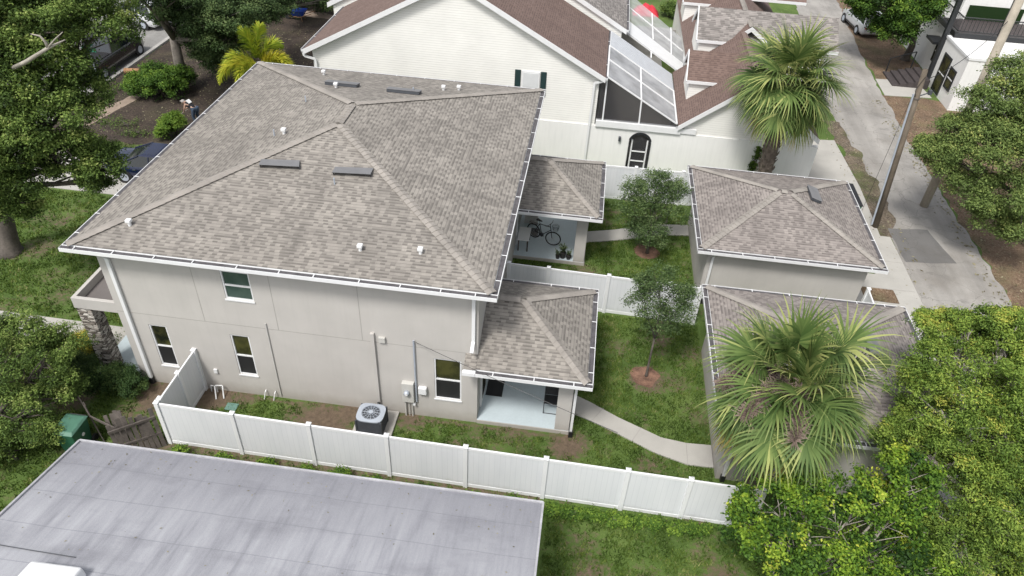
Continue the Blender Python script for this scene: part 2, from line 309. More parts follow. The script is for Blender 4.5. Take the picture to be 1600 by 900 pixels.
def membrane():
    t = NT('roof_membrane'); o = t.obj(); sp = t.n('ShaderNodeSeparateXYZ'); t.l(o, sp.inputs[0])
    st = t.noise(1.0, 6, vec_scale=(3.2, .42, .42), rough=.62); st2 = t.noise(1.0, 4, vec_scale=(11, .6, .6)); big = t.noise(.32, 4)
    edge = t.ramp(t.math('ADD', sp.outputs[1], t.math('MULTIPLY', t.noise(.9, 4, vec_scale=(1, .4, .4)), 2.2)), [(0, (0, 0, 0)), (1, (1, 1, 1))])
    mr = t.n('ShaderNodeMapRange'); mr.inputs[1].default_value = -6.6; mr.inputs[2].default_value = -3.4; t.l(t.math('ADD', sp.outputs[1], t.math('MULTIPLY', t.noise(1.0, 4, vec_scale=(1, .4, .4)), 1.5)), mr.inputs[0])
    f = t.math('ADD', t.math('ADD', t.math('MULTIPLY', st, .62), t.math('MULTIPLY', st2, .22)), t.math('MULTIPLY', big, .16))
    k = t.ramp(f, [(.33, (.205, .208, .232)), (.47, (.31, .314, .34)), (.62, (.385, .39, .415))])
    k = t.mix(t.math('MULTIPLY', t.math('MULTIPLY', mr.outputs[0], st), 1.1), k, (.10, .10, .12))
    bl = t.noise(.9, 5, vec_scale=(.5, 1.3, 1)); k = t.mix(t.math('MULTIPLY', t.ramp(bl, [(.52, (0, 0, 0)), (.68, (1, 1, 1))]), .38), k, (.12, .12, .14))
    sv = t.math('ADD', t.math('MULTIPLY', sp.outputs[1], 1.), t.math('MULTIPLY', t.noise(.5, 3), .12)); fr = t.math('FRACT', t.math('DIVIDE', t.math('ADD', sv, 20.3), .98)); ln = t.math('LESS_THAN', fr, .022)
    k = t.mix(t.math('MULTIPLY', ln, .40), k, (.14, .145, .165)); g = t.noise(70, 3); k = t.mix(.12, k, t.ramp(g, [(.4, (.12, .12, .14)), (.65, (.6, .6, .65))]))
    t.col(k); t.set(Roughness=.8); t.bump(t.math('ADD', g, t.math('MULTIPLY', fr, .8)), .25, .01); return t.m
M['membrane'] = membrane()
def stone():
    t = NT('stacked_stone'); o = t.obj(); mp = t.n('ShaderNodeMapping'); mp.inputs['Scale'].default_value = (5, 5, 13); t.l(o, mp.inputs[0])
    v = t.n('ShaderNodeTexVoronoi'); v.inputs['Scale'].default_value = 1.; t.l(mp.outputs[0], v.inputs['Vector']); c = t.ramp(v.outputs['Color'], [(.2, (.14, .115, .10)), (.45, (.34, .30, .26)), (.8, (.60, .56, .51))])
    e = t.n('ShaderNodeTexVoronoi', feature='DISTANCE_TO_EDGE'); e.inputs['Scale'].default_value = 1.; t.l(mp.outputs[0], e.inputs['Vector'])
    c = t.mix(t.math('LESS_THAN', e.outputs[0], .05), c, (.04, .035, .03)); t.col(c); t.set(Roughness=.9); t.bump(e.outputs[0], .9, .04); return t.m
M['stone'] = stone()
def mesh_screen():
    t = NT('insect_mesh'); t.col((.55, .56, .58)); t.set(Roughness=.7); tr = t.n('ShaderNodeBsdfTransparent'); mx = t.n('ShaderNodeMixShader'); a = t.noise(1.2, 3)
    t.l(t.ramp(a, [(.3, (.42, .42, .42)), (.7, (.68, .68, .68))]), mx.inputs[0]); t.l(tr.outputs[0], mx.inputs[1]); t.l(t.b.outputs[0], mx.inputs[2]); t.l(mx.outputs[0], t.t.nodes['Material Output'].inputs[0]); return t.m
M['mesh'] = mesh_screen()
M['mesh_dark'] = NT('dark_mesh').m
def mesh_dark():
    t = NT('dark_insect_mesh'); t.col((.04, .04, .045)); t.set(Roughness=.8); tr = t.n('ShaderNodeBsdfTransparent'); mx = t.n('ShaderNodeMixShader'); mx.inputs[0].default_value = .55
    t.l(tr.outputs[0], mx.inputs[1]); t.l(t.b.outputs[0], mx.inputs[2]); t.l(mx.outputs[0], t.t.nodes['Material Output'].inputs[0]); return t.m
M['mesh_dark'] = mesh_dark()
def paint(name, c, rough=.22): return NT(name).col(c).set(Roughness=rough, Coat_Weight=.6, Coat_Roughness=.05, Metallic=.2).m
M['car_blue'] = paint('navy_car_paint', (.004, .011, .05)); M['car_black'] = paint('black_car_paint', (.022, .02, .022)); M['car_white'] = paint('white_car_paint', (.72, .73, .75)); M['car_silver'] = paint('silver_car_paint', (.50, .51, .54))
M['car_glass'] = NT('car_glass').col((.01, .014, .018)).set(Roughness=.05, Specular_IOR_Level=.9).m
M['lamp_red'] = mottled('tail_lamp', (.4, .01, .01), .1, 5, .2, 20, 0); M['lamp_clear'] = mottled('head_lamp', (.7, .72, .75), .1, 5, .15, 20, 0)
M['skin'] = mottled('skin', (.42, .27, .20), .05, 5, .6, 30, 0); M['cloth_black'] = mottled('black_cloth', (.012, .013, .017), .3, 8, .9, 40, .1); M['jeans'] = mottled('blue_jeans', (.045, .07, .11), .2, 8, .9, 40, .1); M['cap_cloth'] = mottled('grey_cap_cloth', (.32, .30, .29), .1, 8, .9, 40, .1)
M['sign_green'] = mottled('green_sign', (.03, .2, .12), .05, 3, .4, 20, 0)
M['turf_wood'] = mottled('cut_log', (.30, .17, .09), .3, 6, .9, 30, .3)
M['terracotta'] = mottled('dark_pot', (.03, .028, .027), .2, 4, .6, 30, .1)

# ================================================================== GROUND
BARE = [(6.4, -.9, .95, .9), (5.6, -.6, .7, .6), (7.2, -1.3, .5, .8), (7.2, -.25, .5, .9), (2.6, -.25, .7, .95), (3.6, -.15, .5, .7), (9.2, -.2, .6, .7), (12.6, -.15, .7, .6), (14.3, -.5, .6, .85), (14.6, -.3, .5, .7), (16.9, -.9, .6, .55), (16.9, 2.9, .7, .8), (15.9, 4.4, .7, .5), (17.9, 2.9, .6, .55), (18.6, 1.5, .7, .5), (18.6, 4.5, .6, .55), (16.9, 10.6, .6, .5), (14.3, 8.6, .9, .6),
        (.9, -.6, .8, .9), (.3, -1.4, .6, .6), (15.3, -4.9, .7, .62), (14.4, -5.6, .7, .7), (16.8, -4.6, .5, .5), (18.9, -4.5, .7, .7), (16.4, -6.4, .9, .6), (15.0, -3.9, .7, .5), (17.6, -5.3, .8, .6), (16.0, -5.2, .6, .5), (18.3, -3.6, .5, .5), (17.4, -.2, .4, .5), (-6.3, 4.6, .7, .5), (-4.6, 7.8, .6, .8), (-7.9, 6.2, .9, .6), (-5.2, 3.6, .9, .5), (-6.8, 2.4, .8, .5), (-3.6, 5.3, .7, .35), (-8.3, 9.3, .8, .4), (-1.9, -1.0, .8, .8), (-3.6, -1.2, .9, .6)]
def bare(x, y):
    b = .42*noise.noise(Vector((x*.55, y*.55, 3.1)))+.36*noise.noise(Vector((x*1.7, y*1.7, 5.1)))+.22
    for bx, by, r, s in BARE:
        d = math.hypot(x-bx, y-by)/r
        if d < 1.6: b = max(b, s*max(0, 1-(d/1.5)**2))
    if -.22 < y < 0 and 0 < x < 14.3: b = max(b, .6)
    if -4.9 < y < -2.35 and x < 13.8 and x > 1: b = max(b, .60)
    if 33 < x < 200 or x < -14: b = max(b, .3)
    return b
xs = np.concatenate([[-400, -150, -60, -30], np.arange(-18, -3, .4), np.arange(-3, 20.2, .16), np.arange(20.4, 42, .6), [60, 120, 250, 400]])
ys = np.concatenate([[-200, -80, -30, -14], np.arange(-9, 15.2, .17), np.arange(15.4, 60, .8), [90, 180, 400, 800]])
V = [(x, y, .0) for y in ys for x in xs]; nx = len(xs)
F = [(j*nx+i, j*nx+i+1, (j+1)*nx+i+1, (j+1)*nx+i) for j in range(len(ys)-1) for i in range(nx-1)]
g = fast('ground', V, F, M['lawn']); a = g.data.attributes.new('bare', 'FLOAT', 'POINT'); a.data.foreach_set('value', np.array([bare(p[0], p[1]) for p in V], np.float32)); g['kind'] = 'structure'
def sheet(name, poly, m, z, jag=0., step=.35, kind='structure', thick=0.):
    pts = []
    for i, p in enumerate(poly):
        q = poly[(i+1) % len(poly)]; p2, q2 = Vector((p[0], p[1])), Vector((q[0], q[1])); n = max(1, int((q2-p2).length/step)) if jag else 1
        d = (q2-p2).normalized(); nn = Vector((-d.y, d.x))
        for k in range(n):
            c = p2.lerp(q2, k/n); c = c+nn*jag*noise.noise(Vector((c.x*1.3, c.y*1.3, z*50+1))) if jag else c; pts.append((c.x, c.y))
    mb = MB()
    if thick: mb.prism(pts, z-thick, z)
    else: mb.face([(p[0], p[1], z) for p in pts])
    o = mb.build(name, m); o['kind'] = kind; return o
sheet('dirt_yard', [(-13.95, 15.4), (-6, 15.0), (-1, 15.6), (-.4, 60), (-13.95, 60)], M['dirt'], .004, .3)
sheet('street', [(-14.2, -60), (-14.2, 160), (-22.5, 160), (-22.5, -60)], M['street'], .010)
sheet('kerb', [(-14.2, -60), (-13.95, -60), (-13.95, 160), (-14.2, 160)], M['concrete_old'], .12, thick=.13)
sheet('driveway', [(-13.94, 10.6), (-.02, 10.5), (-.02, 13.6), (-13.94, 13.8)], M['concrete'], .022, thick=.03)
sheet('front_path', [(-8.9, 1.35), (-1.7, 1.3), (-1.7, 2.3), (-8.9, 2.4)], M['concrete'], .03, thick=.04)
sheet('dirt_path', [(-12.9, 16.4), (-12.1, 16.6), (-11.7, 18.4), (-11.2, 21.2), (-11.8, 21.3), (-12.3, 19.1), (-12.9, 17.6)], M['sand'], .010, .2)
sheet('dirt_path', [(-11, 36.2), (-3.0, 34.8), (-2.4, 35.6), (-10.6, 37.3)], M['sand'], .012, .25)
sheet('leaf_litter_strip', [(31.9, 3), (38, 3), (38, 29.4), (35.3, 31), (32.0, 31), (32.1, 16)], M['leaf_litter'], .005, .35)
sheet('leaf_litter_strip', [(32.6, 33.5), (36.2, 33.5), (36.4, 52), (32.8, 52)], M['leaf_litter'], .005, .35)
sheet('alley', [(28.1, -30), (28.25, 3), (28.1, 10.2), (28.3, 18), (28.3, 30), (29.8, 48), (31, 160), (35.5, 160), (33.6, 50), (32.6, 38), (32.1, 27), (32.0, 18), (32.0, 8), (31.6, -30)], M['alley'], .010, .22, .5)
sheet('asphalt_patch', [(28.3, 14.75), (30.15, 15.0), (30.65, 12.4), (28.35, 12.1)], M['patch'], .016, .06)
sheet('soil_verge', [(26.9, 14.0), (28.6, 14.0), (28.9, 17.5), (28.9, 21), (28.5, 26), (27.7, 26.2), (27.9, 18)], M['verge'], .014, .45)
sheet('garage_apron', [(25.5, -3), (28.15, -3), (28.2, 14.0), (26.8, 14.0), (26.75, 10.9), (25.5, 10.9)], M['concrete'], .035, thick=.04)
sheet('garage_apron_mulch', [(25.85, 8.95), (27.2, 8.95), (27.2, 9.85), (25.85, 9.85)], M['leaf_litter'], .05, .06)
sheet('neighbor_driveway', [(24.6, 13.9), (27.75, 13.9), (27.9, 18.4), (27.7, 23.6), (24.6, 23.2)], M['concrete'], .030, thick=.04)
sheet('back_path', [(14.25, 1.79), (14.9, 1.5), (15.9, .95), (17.3, .32), (18.1, .22), (18.9, .26), (18.9, -.63), (18.1, -.64), (17.1, -.34), (15.6, .4), (14.25, .98)], M['concrete'], .045, thick=.06)
sheet('far_back_path', [(14.25, 11.69), (15.6, 12.13), (16.6, 12.6), (17.6, 12.95), (18.9, 13.15), (18.9, 12.3), (17.7, 12.1), (16.7, 11.7), (15.6, 11.28), (14.25, 10.85)], M['concrete'], .045, thick=.06)
mj = MB()
for x0, y0, x1, y1 in ((15.05, .68, 15.4, 1.27), (16.35, .0, 16.65, .62), (18.1, -.63, 18.1, .22)): mj.beam((x0, y0, .047), (x1, y1, .047), .02, .006)
mj.beam((26.8, 11.95, .037), (28.15, 11.95, .037), .025, .006); mj.beam((25.9, 9.9, .037), (28.1, 9.9, .037), .025, .006); mj.beam((25.9, 8.1, .037), (28.1, 8.1, .037), .025, .006)
o = mj.build('path_joints', M['joint']); o['kind'] = 'structure'
sheet('mulch_ring', [(16.85+.55*math.cos(a)*(1+.16*math.sin(3*a)), 3.05+.5*math.sin(a)*(1+.12*math.cos(5*a))) for a in np.arange(0, 6.28, .3)], M['mulch'], .012, .16, .08)
sheet('mulch_ring', [(16.98+.6*math.cos(a), 10.7+.55*math.sin(a)*(1+.1*math.cos(2*a))) for a in np.arange(0, 6.28, .3)], M['mulch'], .012, .16, .08)
sheet('white_house_slab', [(32.4, 30.9), (35.4, 31.2), (35.2, 33.9), (32.5, 33.6)], M['concrete'], .03, thick=.03)
# ================================================================== ROOF HELPERS
def roof_face(mb, pts, e0, e1):
    """pts coplanar; uv metres along the eave e0->e1 and up the slope"""
    e0, e1 = Vector(e0), Vector(e1); ud = (e1-e0).normalized(); P = [Vector(p) for p in pts]
    n = (P[1]-P[0]).cross(P[2]-P[0]).normalized(); n = n if n.z > 0 else -n; vd = n.cross(ud)
    if vd.z < 0: vd = -vd
    if (P[1]-P[0]).cross(P[2]-P[0]).z < 0: P = P[::-1]
    off = (abs(e0.x)*3.7+abs(e0.y)*1.3) % 10
    mb.face(P, [((p-e0).dot(ud)+off+.001, (p-e0).dot(vd)+.001) for p in P])
def caps(a, b, wd=.30, step=.20, lift=.035, m='cap', parent=None, pitch=.24):
    a, b = Vector(a), Vector(b); d = b-a; L = d.length; d.normalize(); s_ = d.cross(Vector((0, 0, 1))).normalized(); up = s_.cross(d); n = int(L/step); mb = MB()
    for i in range(n):
        p = a+d*(i*step); j = random.uniform(-.006, .006); q = p+d*(step+.03); drop = pitch*wd*.36
        l0 = lift+.016; l1 = lift-.004
        mb.face([p+s_*(wd/2+j)-Vector((0, 0, drop))+up*l0, q+s_*(wd/2+j)-Vector((0, 0, drop))+up*l1, q+up*(l1+.012), p+up*(l0+.012)])
        mb.face([p+up*(l0+.012), q+up*(l1+.012), q-s_*(wd/2-j)-Vector((0, 0, drop))+up*l1, p-s_*(wd/2-j)-Vector((0, 0, drop))+up*l0])
        mb.face([p+s_*(wd/2)-Vector((0, 0, drop))+up*(l0-.03), p+s_*(wd/2+j)-Vector((0, 0, drop))+up*l0, p+up*(l0+.012), p+up*(l0-.02)])
        mb.face([p+up*(l0-.02), p+up*(l0+.012), p-s_*(wd/2-j)-Vector((0, 0, drop))+up*l0, p-s_*(wd/2)-Vector((0, 0, drop))+up*(l0-.03)])
    return mb.build('ridge_cap', M[m], parent)
def gutter(a, b, out, parent, debris=1., tie=1.15, name='gutter', wd=.175, dp=.12):
    a, b, o = Vector(a), Vector(b), Vector(out); d = (b-a).normalized(); L = (b-a).length; z = Vector((0, 0, 1)); mb = MB()
    def ch(u0, u1, z0, z1):      # u measured inward from the outer lip
        p = [a-o*u0+z*z0, b-o*u0+z*z0, b-o*u1+z*z0, a-o*u1+z*z0]; q = [x+z*(z1-z0) for x in p]
        mb.raw(p+q, [(0, 1, 2, 3), (4, 7, 6, 5), (0, 4, 5, 1), (1, 5, 6, 2), (2, 6, 7, 3), (3, 7, 4, 0)])
    ch(0, .020, -dp, 0); ch(wd-.012, wd+.004, -dp-.03, .0); ch(.022, wd-.012, -dp, -dp+.006)
    for e in (a, b-d*.006): mb.raw([e, e-o*wd, e-o*wd-z*dp, e-z*dp, e+d*.006, e-o*wd+d*.006, e-o*wd-z*dp+d*.006, e-z*dp+d*.006], [(0, 1, 2, 3), (4, 7, 6, 5), (0, 4, 5, 1), (3, 2, 6, 7), (0, 3, 7, 4), (1, 5, 6, 2)])
    n = max(1, round(L/tie))
    for i in range(n):
        c = a+d*(L*(i+.5)/n+random.uniform(-.15, .15)); mb.beam(c+z*.004, c-o*wd+z*.004, .028, .012)
    g_ = mb.build(name, M['white'], parent)
    db = MB(); p = [a-o*.024+d*.02, b-o*.024-d*.02, b-o*(wd-.014)-d*.02, a-o*(wd-.014)+d*.02]; db.face([x-z*(.018) for x in p][::1]); db.build('gutter_debris', M['gutter_in'], parent)
    return g_
def hip_roof(x0, y0, x1, y1, ze, pitch, m, parent, ridge_dir=None, open_w=False, capm='cap', name='roof', g='NSEW', over=.17, soffit=.5, wall=None):
    """outer gutter rectangle; returns roof object. ridge along the longer side"""
    X0, Y0, X1, Y1 = x0+over, y0+over, x1-over, y1-over; z = ze+.03; mb = MB(); root = MB()
    if open_w: X0 = x0
    wx, wy = X1-X0, Y1-Y0
    if open_w:      # ridge runs along x from the house wall to one hip end
        h = wy/2; A = (X1-h, (Y0+Y1)/2, z+h*pitch); Bk = (X0, (Y0+Y1)/2, z+h*pitch)
        fs = [([(X0, Y0, z), (X1, Y0, z), A, Bk], (X0, Y0, z), (X1, Y0, z)), ([(X1, Y0, z), (X1, Y1, z), A], (X1, Y0, z), (X1, Y1, z)), ([(X1, Y1, z), (X0, Y1, z), Bk, A], (X1, Y1, z), (X0, Y1, z))]
        caplines = [((X1, Y0, z), A), ((X1, Y1, z), A), (Bk, A)]
    elif wy >= wx:
        h = wx/2; A = ((X0+X1)/2, Y0+h, z+h*pitch); B = ((X0+X1)/2, Y1-h, z+h*pitch)
        fs = [([(X0, Y0, z), (X1, Y0, z), A], (X0, Y0, z), (X1, Y0, z)), ([(X1, Y0, z), (X1, Y1, z), B, A], (X1, Y0, z), (X1, Y1, z)), ([(X1, Y1, z), (X0, Y1, z), B], (X1, Y1, z), (X0, Y1, z)), ([(X0, Y1, z), (X0, Y0, z), A, B], (X0, Y1, z), (X0, Y0, z))]
        caplines = [((X0, Y0, z), A), ((X1, Y0, z), A), ((X0, Y1, z), B), ((X1, Y1, z), B), (A, B)]
    else:
        h = wy/2; A = (X0+h, (Y0+Y1)/2, z+h*pitch); B = (X1-h, (Y0+Y1)/2, z+h*pitch)
        fs = [([(X0, Y0, z), (X1, Y0, z), B, A], (X0, Y0, z), (X1, Y0, z)), ([(X1, Y0, z), (X1, Y1, z), B], (X1, Y0, z), (X1, Y1, z)), ([(X1, Y1, z), (X0, Y1, z), A, B], (X1, Y1, z), (X0, Y1, z)), ([(X0, Y1, z), (X0, Y0, z), A], (X0, Y1, z), (X0, Y0, z))]
        caplines = [((X0, Y0, z), A), ((X1, Y0, z), B), ((X0, Y1, z), A), ((X1, Y1, z), B), (A, B)]
    for pts, e0, e1 in fs: roof_face(mb, pts, e0, e1)
    ro = mb.build(name, m, parent)
    sf = MB(); sf.box(X0+.01, Y0+.01, z-.15, X1-.01, Y1-.01, z-.012); sf.build('soffit', M['white'], ro)
    for a_, b_ in caplines:
        if (Vector(b_)-Vector(a_)).length > .3: caps(a_, b_, m=capm, parent=ro, pitch=pitch)
    if 'S' in g: gutter((x0, y0, ze), (x1, y0, ze), (0, -1, 0), ro)
    if 'N' in g: gutter((x1, y1, ze), (x0, y1, ze), (0, 1, 0), ro)
    if 'E' in g: gutter((x1, y0+.178, ze), (x1, y1-.178, ze), (1, 0, 0), ro)
    if 'W' in g: gutter((x0, y1-.178, ze), (x0, y0+.178, ze), (-1, 0, 0), ro)
    return ro
def wall_holes(x0, x1, z0, z1, y, holes, depth=.12, ins=(0, 1, 0)):
    """south-facing wall face at y with real openings and reveals"""
    mb = MB(); X = sorted({x0, x1, *[h[0] for h in holes], *[h[1] for h in holes]}); Z = sorted({z0, z1, *[h[2] for h in holes], *[h[3] for h in holes]})
    for i in range(len(X)-1):
        for j in range(len(Z)-1):
            cx, cz = (X[i]+X[i+1])/2, (Z[j]+Z[j+1])/2
            if any(h[0] < cx < h[1] and h[2] < cz < h[3] for h in holes): continue
            mb.face([(X[i], y, Z[j]), (X[i+1], y, Z[j]), (X[i+1], y, Z[j+1]), (X[i], y, Z[j+1])])
    for a, b, c, d in holes:
        e = y+depth; mb.face([(a, y, c), (a, y, d), (a, e, d), (a, e, c)]); mb.face([(b, y, c), (b, e, c), (b, e, d), (b, y, d)]); mb.face([(a, y, c), (a, e, c), (b, e, c), (b, y, c)]); mb.face([(a, y, d), (b, y, d), (b, e, d), (a, e, d)])
    return mb
def window(parent, a, b, c, d, y, top='glass', sill=True):
    f = MB(); t = .045; yy = y+.05; md = c+(d-c)*.48
    for bx in ((a, c, b, c+t), (a, d-t, b, d), (a, c+t, a+t, d-t), (b-t, c+t, b, d-t)): f.box(bx[0], yy-.03, bx[1], bx[2], yy+.05, bx[3])
    f.box(a+t, yy-.02, md-.025, b-t, yy+.04, md+.025)
    if sill: f.box(a-.02, y-.03, c-.05, b+.02, y+.06, c-.003)
    w_ = thing_part('window', parent); f.build('frame', M['white'], w_)
    MB().box(a+t, yy+.012, md+.025, b-t, yy+.03, d-t).build('pane', M[top], w_)
    MB().box(a+t, yy-.005, c+t, b-t, yy+.008, md-.025).build('pane', M['screen_glass' if top == 'glass' else top], w_)
    return w_
def thing_part(name, parent):
    o = bpy.data.objects.new(name, None); C.objects.link(o); o.empty_display_size = .1; o.parent = parent; return o
def downspout(parent, pts, wd=.09, boot=True):
    mb = MB()
    for p, q in zip(pts, pts[1:]): mb.beam(p, q, wd, wd*.75, up=(0, 1, 0))
    o = mb.build('downspout', M['white'], parent)
    if boot:
        e = Vector(pts[-1]); MB().box(e.x-.065, e.y-.06, 0, e.x+.065, e.y+.06, .26).build('drain_boot', M['black'], o)
    return o
# ================================================================== MAIN TOWNHOUSE
W, D, H = 11.316, 12.857, 5.775; OV = .585; PT = .2413
house = thing('townhouse', 'two-storey grey-beige stucco house under the big shingled hip roof in the middle', 'house', (0, 0, 0))
wins = [(3.71, 4.58, 4.10, 5.16), (.88, 1.46, .88, 2.63), (3.52, 4.13, .90, 2.63), (9.96, 10.81, .92, 2.68)]
wm = wall_holes(0, W, 0, H, 0, wins)
wm.face([(0, D, 0), (0, 0, 0), (0, 0, H), (0, D, H)]); wm.face([(W, 0, 0), (W, D, 0), (W, D, H), (W, 0, H)]); wm.face([(W, D, 0), (0, D, 0), (0, D, H), (W, D, H)])
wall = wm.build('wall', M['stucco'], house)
for i, h in enumerate(wins): window(house, *h, 0, 'glass_green' if i == 0 else 'glass')
jm = MB()
for x in (2.83, 5.16, 7.78): jm.box(x-.009, -.003, 3.07, x+.009, .0, 5.6)
jm.box(0, -.003, 3.05, W, .0, 3.068); jm.build('control_joint', M['joint'], wall)
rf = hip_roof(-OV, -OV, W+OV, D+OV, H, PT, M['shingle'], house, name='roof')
RS = ([0, -OV+.17, H+.03], [0, -PT, 1]); RN = ([0, D+OV-.17, H+.03], [0, PT, 1]); RW = ([-OV+.17, 0, H+.03], [-PT, 0, 1])
def slope_vent(corners, plane, parent, hgt=.10):
    P = [Up(*c, *plane) for c in corners]; n = Vector(plane[1]).normalized(); mb = MB()
    lo = [p+n*.01 for p in P]; hi = [P[0]+n*hgt*.5, P[1]+n*hgt*.5, P[2]+n*(hgt+.04), P[3]+n*(hgt+.04)]
    mb.raw(lo+hi, [(0, 1, 5, 4), (1, 2, 6, 5), (3, 0, 4, 7), (4, 5, 6, 7)]); o = mb.build('roof_vent', M['dark_metal'], parent, bevel=.01)
    c = sum(hi, Vector())/4; cp = MB(); e = .02
    q = [c+(h-c)*1.03+n*.005 for h in hi]; q2 = [x+n*.012 for x in q]; cp.raw(q+q2, [(0, 1, 2, 3), (4, 7, 6, 5), (0, 4, 5, 1), (1, 5, 6, 2), (2, 6, 7, 3), (3, 7, 4, 0)]); cp.build('vent_cover', M['vent_top'], parent)
M['vent_top'] = mottled('vent_cover_paint', (.17, .17, .175), .12, 4, .6, 30, .03)
slope_vent([(410, 251), (468, 253), (468, 266), (407, 263)], RS, rf); slope_vent([(525, 263), (583, 265), (579, 278), (521, 275)], RS, rf)
def flat_vent(cx, cy, L, wd, plane, parent, along):
    n = Vector(plane[1]).normalized(); q = Vector(plane[0]); z = q.z-((cx-q.x)*plane[1][0]+(cy-q.y)*plane[1][1]); c = Vector((cx, cy, z)); a = Vector(along); b = n.cross(a).normalized()
    m = Matrix(((a[0], b[0], n[0], c[0]), (a[1], b[1], n[1], c[1]), (a[2], b[2], n[2], c[2]), (0, 0, 0, 1)))
    MB().box(-L/2, -wd/2, .005, L/2, wd/2, .12, m).build('roof_vent', M['dark_metal'], parent, bevel=.01)
    MB().box(-L/2-.02, -wd/2-.02, .121, L/2+.02, wd/2+.02, .133, m).build('vent_cover', M['vent_top'], parent)
flat_vent(4.28, 10.15, 1.25, .42, RN, rf, (1, 0, 0)); flat_vent(6.75, 9.95, 1.25, .42, RN, rf, (1, 0, 0))
def cap_vent(px, py, plane, parent, r=.075):
    c = Up(px, py, *plane); mb = MB(); mb.tube([c-Vector((0, 0, .02)), c+Vector((0, 0, .14))], r*.7, 10); mb.box(c.x-r, c.y-r, c.z+.11, c.x+r, c.y+r, c.z+.2); mb.build('plumbing_vent', M['white'], parent, bevel=.012)
for p in ((203, 352), (563, 391), (657, 396)): cap_vent(*p, RS, rf)
cap_vent(444, 209, RW, rf)
for p in ((506, 117), (525, 137), (693, 141), (717, 141)): cap_vent(*p, RN, rf)
for px, py, pl in ((429, 212, RW), (478, 159, RW), (646, 145, RN), (523, 288, RS)):
    c = Up(px, py, *pl); MB().tube([c, c+Vector((0, 0, .22))], .025, 8).build('vent_pipe', M['grey_metal'], rf)
# downspouts
downspout(house, [(.36, -.5, 5.66), (.36, -.06, 5.2), (.36, -.06, .22)], .11)
downspout(house, [(11.18, -.5, 5.66), (11.18, -.06, 5.35), (11.18, -.06, 3.62), (11.18, -.35, 3.42)], .10, False)
# conduits and boxes on the south wall
MB().tube([(4.79, -.025, 3.3), (4.79, -.025, .12)], .022).build('conduit', M['lt_grey'], house)
MB().box(8.05, -.09, .45, 8.17, 0, 3.45).build('lineset_cover', M['stucco'], house, bevel=.008)
MB().box(8.30, -.09, 3.13, 8.50, -.0, 3.33).build('vent_hood', M['lt_grey'], house, bevel=.01)
MB().tube([(9.37, -.05, 3.35), (9.37, -.05, .70)], .030).build('conduit', M['grey_metal'], house)
mbx = MB().box(8.93, -.16, .72, 9.31, 0, 1.56).build('meter_box', M['lt_grey'], house, bevel=.015); MB().tube([(9.1, -.15, 1.2), (9.1, -.27, 1.2)], .085, 16).build('meter', M['grey_metal'], mbx, True); MB().tube([(9.1, -.27, 1.2), (9.1, -.29, 1.2)], .05, 16).build('meter_dial', M['white'], mbx)
MB().box(9.45, -.14, 1.12, 9.72, 0, 1.42).build('junction_box', M['white'], house, bevel=.03)
for x, r in ((9.0, .03), (9.12, .015), (9.22, .02)): MB().tube([(x, -.06, .73), (x, -.06, .0)], r).build('conduit', M['lt_grey'], house)
MB().tube([(9.3, -.05, .62), (9.3, -.14, .62)], .045, 12).build('ground_box', M['white'], house)
MB().box(2.66, -.06, .83, 2.78, 0, 1.0).build('outlet_cover', M['white'], house, bevel=.01)
for x in (4.3, 4.62):
    MB().tube([(x, -.02, .3), (x, -.10, .28), (x-.03, -.14, .1), (x-.05, -.16, 0)], .018).build('drain_stub', M['white'], house)
pv = MB(); pv.tube([(2.62, -.10, .0), (2.62, -.10, .30), (2.84, -.10, .33), (2.86, -.12, .31), (2.95, -.35, .0)], .022)
pv.build('drain_pipe', M['white'], house); MB().tube([(2.42, -.10, .0), (2.46, -.12, .30), (2.60, -.14, .31), (2.72, -.42, 0)], .022).build('drain_pipe', M['white'], house)
# rear porches
PX1, OP, HP = 14.302, .522, 2.807
def porch(y0, y1, rs, rn, nm, g):
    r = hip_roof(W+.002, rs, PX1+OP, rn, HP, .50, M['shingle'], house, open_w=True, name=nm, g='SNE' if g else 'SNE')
    fl = MB().box(W, y0+.0, 0, PX1, y1, .15).build('porch_floor', M['porch_paint'], house)
    ed = MB(); ed.box(W+.001, y0-.03, -.02, PX1+.03, y0-.001, .145); ed.box(PX1+.001, y0, -.02, PX1+.03, y1, .145); ed.build('slab_edge', M['stucco'], house)
    for a, b in ((y0, y0+.42), (y1-.42, y1)): MB().box(PX1-.46, a, .15, PX1, b, HP-.15).build('pillar', M['stucco'], house, bevel=.015)
    be = MB(); be.box(W, y0, HP-.42, PX1-.001, y0+.2, HP-.15); be.box(W, y1-.2, HP-.42, PX1-.001, y1, HP-.15); be.box(PX1-.2, y0+.2, HP-.42, PX1-.001, y1-.2, HP-.15); be.build('porch_beam', M['stucco'], house)
    return r
porch(0, 3.62, -.585, 4.13, 'porch_roof', True); porch(9.2, 12.86, 8.45, 13.21, 'porch_roof', True)
# short overlap of the near porch roof in front of the south wall
MB().box(10.93, -.585, HP-.12, W, -.46, HP+.0).build('gutter_end', M['white'], house)
st = MB(); z0 = HP+.03; roof_face(st, [(10.95, -.46, z0), (W+.003, -.46, z0), (W+.003, -.001, z0+.23), (10.95, -.001, z0+.23)], (10.95, -.46, z0), (W, -.46, z0)); st.build('porch_roof', M['shingle'], house)
sm = MB(); sm.box(10.96, -.455, z0-.15, W, -.001, z0-.012); sm.build('soffit', M['white'], house)
MB().face([(10.955, -.455, z0-.01), (10.955, -.002, z0-.01), (10.955, -.002, z0+.22)]).build('flashing', M['dark_metal'], house)
downspout(house, [(PX1+.07, -.5, HP-.12), (PX1+.07, -.08, HP-.5), (PX1+.07, -.08, .22)], .08)
